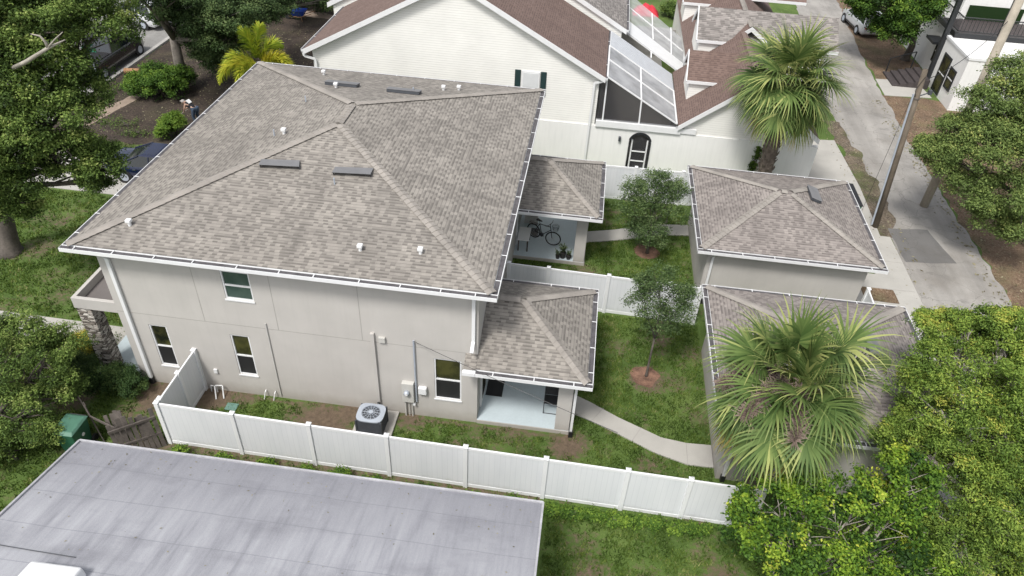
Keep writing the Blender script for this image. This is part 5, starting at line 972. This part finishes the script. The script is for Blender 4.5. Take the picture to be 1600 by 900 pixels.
for s_ in (-1, 1): MB().tube([(bx+s_*.26, by+.36, .12), (bx+s_*.33, by+.36, .12)], .12, 16).build('wheel', M['rubber'], gb)
MB().tube([(bx+.30, by+.02, .66), (bx+.312, by+.02, .66)], .06, 14).build('emblem', M['white'], gb)
# porch 1 items
tag(MB().box(11.42, 1.10, .151, 11.98, 1.95, .165).build('doormat', M['black'], None, bevel=.004), 'black rectangular doormat on the near blue-grey porch floor', 'doormat')
pc = thing('folding_chair', 'black folding chair against the pillar of the near porch', 'chair', (13.6, .9, .15)); 
k = MB(); X, Y, Zb = 13.42, .62, .15
for x in (X, X+.46): k.tube([(x, Y, Zb), (x, Y+.12, Zb+.45), (x, Y+.42, Zb+.95)], .013, 6); k.tube([(x, Y+.5, Zb), (x, Y+.1, Zb+.45)], .013, 6)
k.tube([(X, Y, Zb+.02), (X+.46, Y, Zb+.02)], .013, 6); k.tube([(X, Y+.5, Zb+.02), (X+.46, Y+.5, Zb+.02)], .013, 6); k.build('leg', M['black_paint'], pc)
MB().box(X+.01, Y+.02, Zb+.44, X+.45, Y+.42, Zb+.465).build('seat', M['black'], pc, bevel=.008)
k = MB(); k.raw([(X, Y+.28, Zb+.62), (X+.46, Y+.28, Zb+.62), (X+.46, Y+.44, Zb+.98), (X, Y+.44, Zb+.98), (X, Y+.30, Zb+.61), (X+.46, Y+.30, Zb+.61), (X+.46, Y+.46, Zb+.97), (X, Y+.46, Zb+.97)], [(0, 1, 2, 3), (7, 6, 5, 4), (0, 4, 5, 1), (1, 5, 6, 2), (2, 6, 7, 3), (3, 7, 4, 0)]); k.build('backrest', M['black'], pc)
MB().box(X+.01, Y+.425, Zb+.47, X+.45, Y+.455, Zb+.53).build('back_bar', M['white'], pc)
# porch 2 items
bk = thing('bicycle', 'black bicycle with front basket standing on the far porch', 'bicycle', (12.6, 10.5, .15))
def bicycle(t, o, az):
    d = Vector((math.cos(az), math.sin(az), 0)); n = Vector((-d.y, d.x, 0)); o = Vector(o); Pt = lambda u, z, s=0: o+d*u+Vector((0, 0, z))+n*s
    for u, tw in ((-.5, 0), (.5, .35)):
        dw = Vector((math.cos(az+tw), math.sin(az+tw), 0)); c = Pt(u, .34); w_ = MB().tube([c+(dw*math.cos(a)+Vector((0, 0, 1))*math.sin(a))*.325 for a in np.linspace(0, 2*PI, 33)], .024, 8).build('wheel', M['rubber'], t, True)
        s_ = MB().tube([c+(dw*math.cos(a)+Vector((0, 0, 1))*math.sin(a))*.295 for a in np.linspace(0, 2*PI, 33)], .009, 6)
        for i in range(16): a = 2*PI*i/16; s_.tube([c, c+(dw*math.cos(a)+Vector((0, 0, 1))*math.sin(a))*.295], .0022, 3)
        s_.build('rim', M['chrome'], w_)
    f = MB(); bb, st, hd, hl, ra, fa_ = Pt(-.08, .30), Pt(-.22, .80), Pt(.33, .86), Pt(.36, .72), Pt(-.44, .34), Pt(.44, .34)
    for a, b in ((bb, st), (bb, hl), (st, hd), (bb, ra), (st, ra), (hl, hd), (hl, fa_)): f.tube([a, b], .018, 7)
    f.build('frame', M['black_paint'], t)
    MB().tube([hd, Pt(.31, 1.02)], .013, 6).tube([Pt(.26, 1.02, -.29), Pt(.33, 1.03, -.12), Pt(.33, 1.03, .12), Pt(.26, 1.02, .29)], .013, 6).build('handlebar', M['black_paint'], t)
    m = Matrix.Translation(Pt(-.24, .95)) @ Matrix.Rotation(az, 4, 'Z'); MB().tube([st, Pt(-.24, .93)], .012, 6).build('seat_post', M['chrome'], t); MB().raw([m @ Vector(q) for q in ((-.14, -.08, 0), (.14, -.02, 0), (.14, .02, 0), (-.14, .08, 0), (-.14, -.08, .05), (.14, -.02, .04), (.14, .02, .04), (-.14, .08, .05))], [(3, 2, 1, 0), (4, 5, 6, 7), (0, 1, 5, 4), (1, 2, 6, 5), (2, 3, 7, 6), (3, 0, 4, 7)]).build('saddle', M['black'], t, bevel=.015)
    b = MB(); c = Pt(.58, .80)
    for z, r in ((0, .11), (.08, .125), (.16, .14), (.22, .15)): b.tube([c+Vector((math.cos(a)*r, math.sin(a)*r, z)) for a in np.linspace(0, 2*PI, 17)], .006, 4)
    for i in range(14): a = 2*PI*i/14; b.tube([c+Vector((math.cos(a)*.11, math.sin(a)*.11, 0)), c+Vector((math.cos(a)*.15, math.sin(a)*.15, .22))], .004, 4)
    b.build('basket', M['black_paint'], t); MB().tube([bb-n*.03, bb+n*.03], .09, 16).tube([bb+n*.08, bb+n*.08+Vector((.05, 0, -.16))], .01, 5).build('crank', M['dark_metal'], t)
    MB().box(-.2, -.07, 0, .2, .07, .02, Matrix.Translation(Pt(-.52, .72)) @ Matrix.Rotation(az, 4, 'Z')).build('carrier', M['black_paint'], t)
bc = U(849, 366, z=.5); bk.location = (bc.x, bc.y, .15)
bicycle(bk, (bc.x, bc.y, .15), R_(-28))
tb = thing('side_table', 'narrow white-topped table against the wall of the far porch', 'table', (11.7, 9.9, .15)); ta = U(805, 368, z=.72); tx0, ty0, tx1, ty1 = 11.42, 9.5, 11.92, 10.5
MB().box(tx0, ty0, .70, tx1, ty1, .735).build('tabletop', M['white'], tb, bevel=.006)
for x in (tx0+.03, tx1-.09):
    for y in (ty0+.03, ty1-.09): MB().box(x, y, .15, x+.06, y+.06, .70).build('leg', M['wood_old'], tb)
tag(MB().box(11.55, 10.75, .151, 12.2, 11.35, .163).build('doormat', M['black'], None, bevel=.004), 'dark doormat behind the white table on the far porch', 'doormat')
bx_ = thing('storage_crate', 'grey crate in the dim back corner of the far porch', 'crate', (11.7, 11.9, .15)); k = MB(); k.box(11.5, 11.7, .151, 12.1, 12.1, .17)
for a, b, c_, d_ in ((11.5, 11.7, 12.1, 11.72), (11.5, 12.08, 12.1, 12.1), (11.5, 11.72, 11.52, 12.08), (12.08, 11.72, 12.1, 12.08)): k.box(a, b, .17, c_, d_, .5)
k.build('crate_body', M['lt_grey'], bx_)
def pot(px, py, r, h, label, plant):
    p = U(px, py, z=.16); t = thing('potted_plant', label, 'potted plant', (p.x, p.y, .15), 'potted plants on the far porch'); k = MB(); n = 14
    for r0, r1, z0, z1 in ((r*.72, r, 0, h), (r*.92, r*.80, h, h-.03)):
        k.raw([(p.x+q*math.cos(2*PI*i/n), p.y+q*math.sin(2*PI*i/n), .15+z) for q, z in ((r0, z0), (r1, z1)) for i in range(n)], [(i, (i+1) % n, n+(i+1) % n, n+i) for i in range(n)])
    k.raw([(p.x+r*.8*math.cos(2*PI*i/n), p.y+r*.8*math.sin(2*PI*i/n), .15+h-.03) for i in range(n)], [tuple(range(n))]); k.build('pot', M['terracotta'], t)
    V_, F_, T_ = [], [], []; sm = MB()
    for i in range(plant):
        a = random.uniform(0, 2*PI); L = random.uniform(.25, .62) if plant > 8 else random.uniform(.12, .3); b = Vector((p.x, p.y, .13+h)); e = b+Vector((math.cos(a)*L*.4, math.sin(a)*L*.4, L)); sm.tube([b, e], [.006, .003], 4)
        for j in range(7):
            c_ = b.lerp(e, .35+.65*j/7); s_ = Vector((random.gauss(0, 1), random.gauss(0, 1), .4)).normalized(); w_ = s_.cross(Vector((0, 0, 1))).normalized()*.02; q = len(V_); V_ += [c_, c_+s_*.05+w_, c_+s_*.11, c_+s_*.05-w_]; F_.append((q, q+1, q+2, q+3)); T_ += [random.random()]*4
    sm.build('stem', M['bark'], t); fast('foliage', np.array([tuple(v) for v in V_]), np.array(F_), M['leaf_dark'], t, T_)
random.seed(12)
pot(871, 403, .10, .2, 'smallest potted plant, left of the tall one on the far porch', 5); pot(879, 402, .14, .26, 'tallest potted plant in the middle of three on the far porch', 16); pot(888, 404, .12, .18, 'low wide potted plant nearest the pillar on the far porch', 7)
# vehicles
def loft(mb, secs):
    """secs: list of (x, [(y,z)...]) same count -> skin + end caps"""
    n = len(secs[0][1]); base = len(mb.v)
    for x, pr in secs:
        for y, z in pr: mb.v.append((x, y, z))
    for i in range(len(secs)-1):
        for k in range(n): mb.f.append((base+i*n+k, base+i*n+(k+1) % n, base+(i+1)*n+(k+1) % n, base+(i+1)*n+k)); mb.uv += [(0, 0)]*4
    mb.f.append(tuple(base+k for k in range(n))[::-1]); mb.f.append(tuple(base+(len(secs)-1)*n+k for k in range(n))); mb.uv += [(0, 0)]*(2*n)
def car(label, cat, name, loc, az, paintm, style):
    t = thing(name, label, cat, (0, 0, 0)); T = {'sedan': dict(L=4.8, W=1.82, belt=.92, roof=1.44, hood=.88, c0=-1.0, c1=-1.75, c2=.55, c3=1.25), 'suv': dict(L=4.6, W=1.84, belt=1.02, roof=1.66, hood=1.0, c0=-1.95, c1=-2.2, c2=.55, c3=1.15), 'pickup': dict(L=5.7, W=1.98, belt=1.12, roof=1.85, hood=1.12, c0=-.55, c1=-.75, c2=.9, c3=1.45)}[style]
    L, Wd, belt, roof, hood = T['L'], T['W'], T['belt'], T['roof'], T['hood']; hl = L/2; w2 = Wd/2
    def sec(x, w_, zt, zb=.28): return (x, [(-w_*.92, zb), (w_*.92, zb), (w_, zb+.18), (w_, zt-.22), (w_*.93, zt-.03), (w_*.6, zt), (-w_*.6, zt), (-w_*.93, zt-.03), (-w_, zt-.22), (-w_, zb+.18)])
    rear = belt if style != 'suv' else belt+.02
    b = MB(); loft(b, [sec(-hl, w2*.86, rear-.10, .4), sec(-hl+.12, w2*.95, rear-.01), sec(-hl+.7, w2, rear), sec(-.6, w2, belt), sec(T['c3']-.1, w2, belt), sec(hl-.7, w2*.98, hood-.05), sec(hl-.2, w2*.9, hood-.18), sec(hl, w2*.78, hood-.32, .35)])
    b.build('body', paintm, t, True, .02)
    # greenhouse glass then roof
    x0, x1, x2, x3 = T['c1'], T['c0'] if style != 'sedan' else -.75, T['c2']-.25, T['c3']; gz = roof-.07; ws, wt = w2*.93, w2*.74
    g_ = MB(); g_.raw([(x0, -ws, belt-.04), (x3, -ws, belt-.04), (x3, ws, belt-.04), (x0, ws, belt-.04), (x1+.1, -wt, gz), (x2, -wt, gz), (x2, wt, gz), (x1+.1, wt, gz)], [(0, 1, 5, 4), (1, 2, 6, 5), (2, 3, 7, 6), (3, 0, 4, 7), (4, 5, 6, 7)]); g_.build('window_glass', M['car_glass'], t)
    r = MB(); r.raw([(x1+.06, -wt*1.02, gz), (x2+.04, -wt*1.02, gz), (x2+.04, wt*1.02, gz), (x1+.06, wt*1.02, gz), (x1+.25, -wt*.85, roof), (x2-.18, -wt*.85, roof), (x2-.18, wt*.85, roof), (x1+.25, wt*.85, roof)], [(3, 2, 1, 0), (4, 5, 6, 7), (0, 1, 5, 4), (1, 2, 6, 5), (2, 3, 7, 6), (3, 0, 4, 7)])
    for s_ in (-1, 1):
        r.beam((x3, s_*ws*1.005, belt-.03), (x2, s_*wt*1.01, gz), .06, .05); r.beam((x0, s_*ws*1.005, belt-.03), (x1+.1, s_*wt*1.01, gz), .08, .06); mx = (x1+x2)/2+.05; r.beam((mx, s_*ws*1.005, belt-.03), (mx, s_*wt*1.015, gz), .06, .03)
    r.build('roof', paintm, t, False, .02)
    if style == 'pickup':
        bd = MB(); bd.box(-hl+.12, -w2+.1, belt+.001, -.85, w2-.1, belt+.01); bd.build('bed_liner', M['black'], t)
    for s_ in (-1, 1):
        for x in (-hl+.95, hl-.92):
            wr_ = .36 if style == 'pickup' else .33
            MB().tube([(x, s_*(w2+.012), wr_), (x, s_*(w2-.02), wr_)], wr_+.05, 24).build('wheel_arch', M['black'], t)
            w_ = MB().tube([(x, s_*(w2-.2), wr_), (x, s_*(w2+.02), wr_)], wr_, 24).build('wheel', M['rubber'], t, False, .02); k = MB().tube([(x, s_*(w2+.015), wr_), (x, s_*(w2+.03), wr_)], wr_*.62, 20)
            k.build('rim', M['grey_metal'], w_)
        MB().box(hl-.22, s_*w2*.62-.18, hood-.36, hl-.08, s_*w2*.62+.18, hood-.22).build('headlight', M['lamp_clear'], t, bevel=.02)
        MB().box(-hl-.0, s_*w2*.66-.16, rear-.36, -hl+.14, s_*w2*.66+.16, rear-.16).build('tail_light', M['lamp_red'], t, bevel=.02)
        MB().box(T['c3']-.35, s_*(w2+.02)-.0, belt, T['c3']-.2, s_*(w2+.17), belt+.12).build('mirror', paintm, t, bevel=.02)
        k = MB(); 
        for x in (.1, -.85): k.box(x-.1, s_*(w2+.0), belt-.17, x+.06, s_*(w2+.022), belt-.14)
        k.build('door_handle', M['chrome'], t); MB().box(-hl+1.4, s_*w2-.004 if s_ < 0 else s_*w2-.012, .36, hl-1.4, s_*w2+.012 if s_ > 0 else s_*w2+.004, .44).build('side_trim', M['chrome'] if style == 'sedan' else M['black'], t)
    MB().box(-hl-.012, -.26, .52, -hl+.02, .26, .64).build('number_plate', M['lt_grey'], t)
    t.location = loc; t.rotation_euler = (0, 0, az); return t
car('dark navy sedan parked on the driveway beyond the roof edge', 'car', 'parked_car', (-5.7, 12.5, .022), R_(0), M['car_blue'], 'sedan')
car('black pickup truck parked along the kerb under the oak', 'pickup truck', 'parked_truck', (-15.35, 24.1, .01), R_(90), M['car_black'], 'pickup')
car('white car parked at the kerb behind the dark oak limbs', 'car', 'parked_car', (-17.4, 31.3, .01), R_(165), M['car_white'], 'suv')
car('silver hatchback parked under the bright tree beside the alley', 'car', 'parked_car', (33.95, 43.9, .01), R_(97), M['car_silver'], 'suv')
# street sign
ss = thing('street_sign', 'small green street sign on a thin post at the kerb', 'sign', (-13.7, 20.6, 0)); MB().tube([(-13.7, 20.6, 0), (-13.7, 20.6, 2.3)], .035, 8).build('post', M['grey_metal'], ss); MB().box(-14.1, 20.58, 2.3, -13.3, 20.62, 2.52, ).build('sign_panel', M['sign_green'], ss)
MB().box(-13.72, 20.2, 2.53, -13.68, 21.0, 2.72).build('sign_panel', M['sign_green'], ss)
lg = U(210, 111, z=.15); tag(MB().tube([lg+Vector((-.55, -.1, 0)), lg+Vector((.55, .1, 0))], [.17, .15], 12).build('cut_log', M['turf_wood'], None, True), 'orange-brown cut log lying near the kerb by the shrub', 'log')
# wheelbarrow
wp = U(466, 22, z=.4); wb_ = thing('wheelbarrow', 'blue wheelbarrow standing on the sandy path at the top edge', 'wheelbarrow', (wp.x, wp.y, 0)); X, Y = wp.x, wp.y
MB().raw([(X-.35, Y-.2, .3), (X+.35, Y-.2, .3), (X+.35, Y+.2, .3), (X-.35, Y+.2, .3), (X-.75, Y-.42, .72), (X+.6, Y-.42, .72), (X+.6, Y+.42, .72), (X-.75, Y+.42, .72)], [(3, 2, 1, 0), (0, 1, 5, 4), (1, 2, 6, 5), (2, 3, 7, 6), (3, 0, 4, 7), (4, 5, 6, 7)]).build('tray', M['blue'], wb_, bevel=.02)
k = MB(); k.tube([(X-.8, Y, .2), (X+.2, Y-.3, .28), (X+1.1, Y-.35, .6)], .025, 6); k.tube([(X-.8, Y, .2), (X+.2, Y+.3, .28), (X+1.1, Y+.35, .6)], .025, 6); k.tube([(X+.3, Y-.3, .28), (X+.35, Y-.3, 0)], .02, 6); k.tube([(X+.3, Y+.3, .28), (X+.35, Y+.3, 0)], .02, 6); k.build('handle', M['turf_wood'], wb_); MB().tube([(X-.8, Y-.05, .2), (X-.8, Y+.05, .2)], .2, 18).build('wheel', M['rubber'], wb_)
# red cover beyond the roofs
rc = U(1010, 12, z=.5); k = MB(); n = 14
g_ = [[(rc.x-1.0+2.0*i/13+.05*math.sin(j*3), rc.y-.6+1.2*j/7, .02+.75*abs(math.sin(PI*i/13))**.6*abs(math.sin(PI*j/7))**.5*(1+.15*math.sin(i*1.7+j))) for i in range(14)] for j in range(8)]
k.raw([p for row in g_ for p in row], [(j*14+i, j*14+i+1, (j+1)*14+i+1, (j+1)*14+i) for j in range(7) for i in range(13)]); tag(k.build('red_cover', M['red'], None, True), 'bright red cloth cover lying beyond the screen roof at the top', 'cover')
shrub('shrub', 'green bush beside the red cover at the top edge', [(rc.x+1.9, rc.y, .5, .8, .7, .5), (rc.x+3.2, rc.y+.3, .6, .7, .7, .6)], M['leaf_oak'], .12, 16, .12, 7, .4, .25)
# gardener
def person(loc, face):
    t = thing('person', 'person in black shirt with white back patch and grey cap bending in the mulch', 'person', loc)
    J = {'pel': (0, 0, .88), 'sp': (.16, 0, 1.02), 'ch': (.36, 0, 1.14), 'nk': (.50, 0, 1.16), 'hd': (.60, 0, 1.14),
         'lh': (0, .1, .86), 'lk': (.10, .12, .48), 'la': (-.02, .12, .08), 'lt': (.14, .13, .03), 'rh': (0, -.1, .86), 'rk': (.04, -.13, .48), 'ra': (-.14, -.13, .08), 'rt': (.02, -.14, .03),
         'ls': (.40, .18, 1.12), 'le': (.46, .24, .86), 'lw': (.60, .16, .66), 'rs': (.40, -.18, 1.12), 're': (.48, -.22, .86), 'rw': (.68, -.08, .74)}
    rad = dict(pel=.13, sp=.125, ch=.14, nk=.06, hd=.08, lh=.10, lk=.065, la=.045, lt=.04, rh=.10, rk=.065, ra=.045, rt=.04, ls=.06, le=.045, lw=.03, rs=.06, re=.045, rw=.03)
    E = [('pel', 'sp'), ('sp', 'ch'), ('ch', 'nk'), ('nk', 'hd'), ('pel', 'lh'), ('lh', 'lk'), ('lk', 'la'), ('la', 'lt'), ('pel', 'rh'), ('rh', 'rk'), ('rk', 'ra'), ('ra', 'rt'), ('ch', 'ls'), ('ls', 'le'), ('le', 'lw'), ('ch', 'rs'), ('rs', 're'), ('re', 'rw')]
    # fingers
    for w_, sgn in (('lw', 1), ('rw', -1)):
        b = Vector(J[w_]); J[w_+'p'] = tuple(b+Vector((.05, 0, -.04))); rad[w_+'p'] = .026; E.append((w_, w_+'p'))
        for i in range(5):
            q = b+Vector((.05, 0, -.04))+Vector((.05+.012*(2-abs(i-2)), (i-2)*.018*sgn, -.035)); J[f'{w_}{i}'] = tuple(q); rad[f'{w_}{i}'] = .009; E.append((w_+'p', f'{w_}{i}'))
    def skin(name, js, es, m, dr=0., subs=2):
        js = list(js); me = bpy.data.meshes.new(name); me.from_pydata([J[j] for j in js], [(js.index(a), js.index(b)) for a, b in es], []); o = bpy.data.objects.new(name, me); C.objects.link(o); o.modifiers.new('s', 'SKIN'); 
        for i, j in enumerate(js): me.skin_vertices[0].data[i].radius = (rad[j]+dr, rad[j]+dr); me.skin_vertices[0].data[i].use_root = (i == 0)
        s_ = o.modifiers.new('d', 'SUBSURF'); s_.levels = subs; s_.render_levels = subs; me.materials.append(m); o.parent = t; return o
    skin('body', J.keys(), E, M['skin'])
    skin('shirt', ['ch', 'sp', 'pel', 'ls', 'rs', 'nk'], [('ch', 'sp'), ('sp', 'pel'), ('ch', 'ls'), ('ch', 'rs'), ('ch', 'nk')], M['cloth_black'], .022)
    skin('trousers', ['pel', 'lh', 'lk', 'la', 'rh', 'rk', 'ra'], [('pel', 'lh'), ('lh', 'lk'), ('lk', 'la'), ('pel', 'rh'), ('rh', 'rk'), ('rk', 'ra')], M['jeans'], .02)
    bm = bmesh.new(); bmesh.ops.create_uvsphere(bm, u_segments=20, v_segments=14, radius=.105); me = bpy.data.meshes.new('head'); bmesh.ops.scale(bm, vec=(1.12, .88, 1.05), verts=bm.verts); bm.to_mesh(me); bm.free(); me.materials.append(M['skin']); h = bpy.data.objects.new('head', me); C.objects.link(h); h.parent = t; h.location = (.66, 0, 1.15)
    k = MB(); 
    for s_ in (-1, 1): k.tube([(.745, s_*.035, 1.16), (.765, s_*.035, 1.155)], .011, 8)
    k.build('eye', M['black'], t); [setattr(c, 'location', (0, 0, 0)) for c in kids(t) if c.name.startswith('eye')]
    bm = bmesh.new(); bmesh.ops.create_uvsphere(bm, u_segments=20, v_segments=14, radius=.115); bmesh.ops.delete(bm, geom=[v for v in bm.verts if v.co.z < .0], context='VERTS'); me = bpy.data.meshes.new('cap'); bm.to_mesh(me); bm.free(); me.materials.append(M['cap_cloth']); h2 = bpy.data.objects.new('cap', me); C.objects.link(h2); h2.parent = t; h2.location = (.665, 0, 1.16); h2.rotation_euler = (0, .25, 0)
    br = MB().raw([(.08, -.07, 0), (.19, -.045, -.01), (.19, .045, -.01), (.08, .07, 0), (.08, -.07, .012), (.19, -.045, .002), (.19, .045, .002), (.08, .07, .012)], [(3, 2, 1, 0), (4, 5, 6, 7), (0, 1, 5, 4), (1, 2, 6, 5), (2, 3, 7, 6), (3, 0, 4, 7)]).build('cap_brim', M['cap_cloth']); br.parent = t; br.location = (.665, 0, 1.17)
    for s_ in (-1, 1):
        bo = MB().box(-.10, -.05, 0, .16, .05, .10).build('boot', M['black'], None, False, .03); bo.parent = t; bo.location = (J['la'][0] if s_ > 0 else J['ra'][0], s_*.125, .0)
    pa = MB().raw([(.18, -.11, 1.185), (.36, -.12, 1.31), (.36, .12, 1.31), (.18, .11, 1.185), (.175, -.11, 1.20), (.355, -.12, 1.325), (.355, .12, 1.325), (.175, .11, 1.20)], [(3, 2, 1, 0), (4, 5, 6, 7), (0, 1, 5, 4), (1, 2, 6, 5), (2, 3, 7, 6), (3, 0, 4, 7)]).build('back_patch', M['white']); pa.parent = t
    t.rotation_euler = (0, 0, face); return t
pp_ = U(305, 186, z=0.3); pr = person((pp_.x+.1, pp_.y, 0), R_(165))
rk = thing('garden_rake', 'pale-handled garden tool held low by the stooping gardener', 'rake', (pp_.x-1.1, pp_.y-.2, 0)); a = Vector((pp_.x-.35, pp_.y+.1, .78)); b = Vector((pp_.x-1.45, pp_.y-.45, .06))
MB().tube([a, b], .016, 8).build('handle', M['bark_pale'], rk); k = MB(); k.tube([b+Vector((-.05, -.2, 0)), b+Vector((.05, .2, 0))], .015, 6)
for i in range(9): q = b+Vector((-.05+.1*i/8, -.2+.4*i/8, 0)); k.tube([q, q+Vector((-.06, 0, -.055))], .006, 4)
k.build('rake_head', M['dark_metal'], rk)
# items by the far palm: small white utility cabinet and steps
cb = thing('utility_cabinet', 'pale concrete meter cabinet beside the far palm trunk', 'cabinet', (24.2, 16.6, 0)); MB().box(23.95, 16.3, 0, 24.5, 16.8, .75).build('case', M['concrete'], cb, bevel=.02); MB().box(24.05, 16.27, .2, 24.4, 16.299, .6).build('door', M['grey_metal'], cb)
# recycling bin beside alley
hb = thing('storage_bin', 'dark green storage bin behind the far garage by the pole', 'bin', (26.6, 15.6, 0)); MB().raw(*taper(26.3, 15.0, 26.9, 17.0, 0, .9, .92)).build('body', M['green_plastic'], hb, bevel=.02); MB().box(26.27, 14.97, .901, 26.93, 17.03, .95).build('lid', M['black'], hb, bevel=.01)

# ================================================================== LEAF DEBRIS
def debris(name, label, n, gen, m, size, seed):
    r = np.random.default_rng(seed); V = []
    for i in range(n):
        p, u, v = gen(r); a = r.uniform(0, 2*PI); d = (u*math.cos(a)+v*math.sin(a)); e = (v*math.cos(a)-u*math.sin(a)); L = size*r.uniform(.5, 1.4); V += [p-d*L*.5, p+e*L*.22, p+d*L*.5, p-e*L*.22]
    o = fast(name, np.array([tuple(q) for q in V]), np.arange(4*n).reshape(n, 4), m, None, np.repeat(r.uniform(0, 1, n), 4)); tag(o, label, 'fallen leaves', kind='stuff')
def g_flat(r):
    y = -4.95-abs(r.normal(0, .9)) if r.random() < .55 else r.uniform(-9, -4.9); return Vector((r.uniform(1.9, 13.6), y, rz(y)+.012)), Vector((1, 0, 0)), Vector((0, -1, RSL)).normalized()
debris('fallen_leaves', 'small dry leaves scattered on the grey flat roof', 130, g_flat, M['leaf_dry'], .055, 21)
def g_strip(r):
    if r.random() < .6: return Vector((r.uniform(32.2, 37), r.uniform(4, 30), .03)), Vector((1, 0, 0)), Vector((0, 1, .2))
    return Vector((r.choice([r.uniform(27.3, 28.9), 31.9+abs(r.normal(0, .35))*-1]), r.uniform(8, 30), .03)), Vector((1, 0, 0)), Vector((0, 1, .2))
debris('fallen_leaves', 'dry brown leaves littering the verge and edges of the alley', 1500, g_strip, M['leaf_dry'], .13, 22)
def g_yard(r): return Vector((r.uniform(-13, -1), r.uniform(15.8, 34), .03)), Vector((1, 0, 0)), Vector((0, 1, .25))
debris('fallen_leaves', 'dry leaves and clippings on the dark mulched yard', 1800, g_yard, M['leaf_dry'], .10, 23)
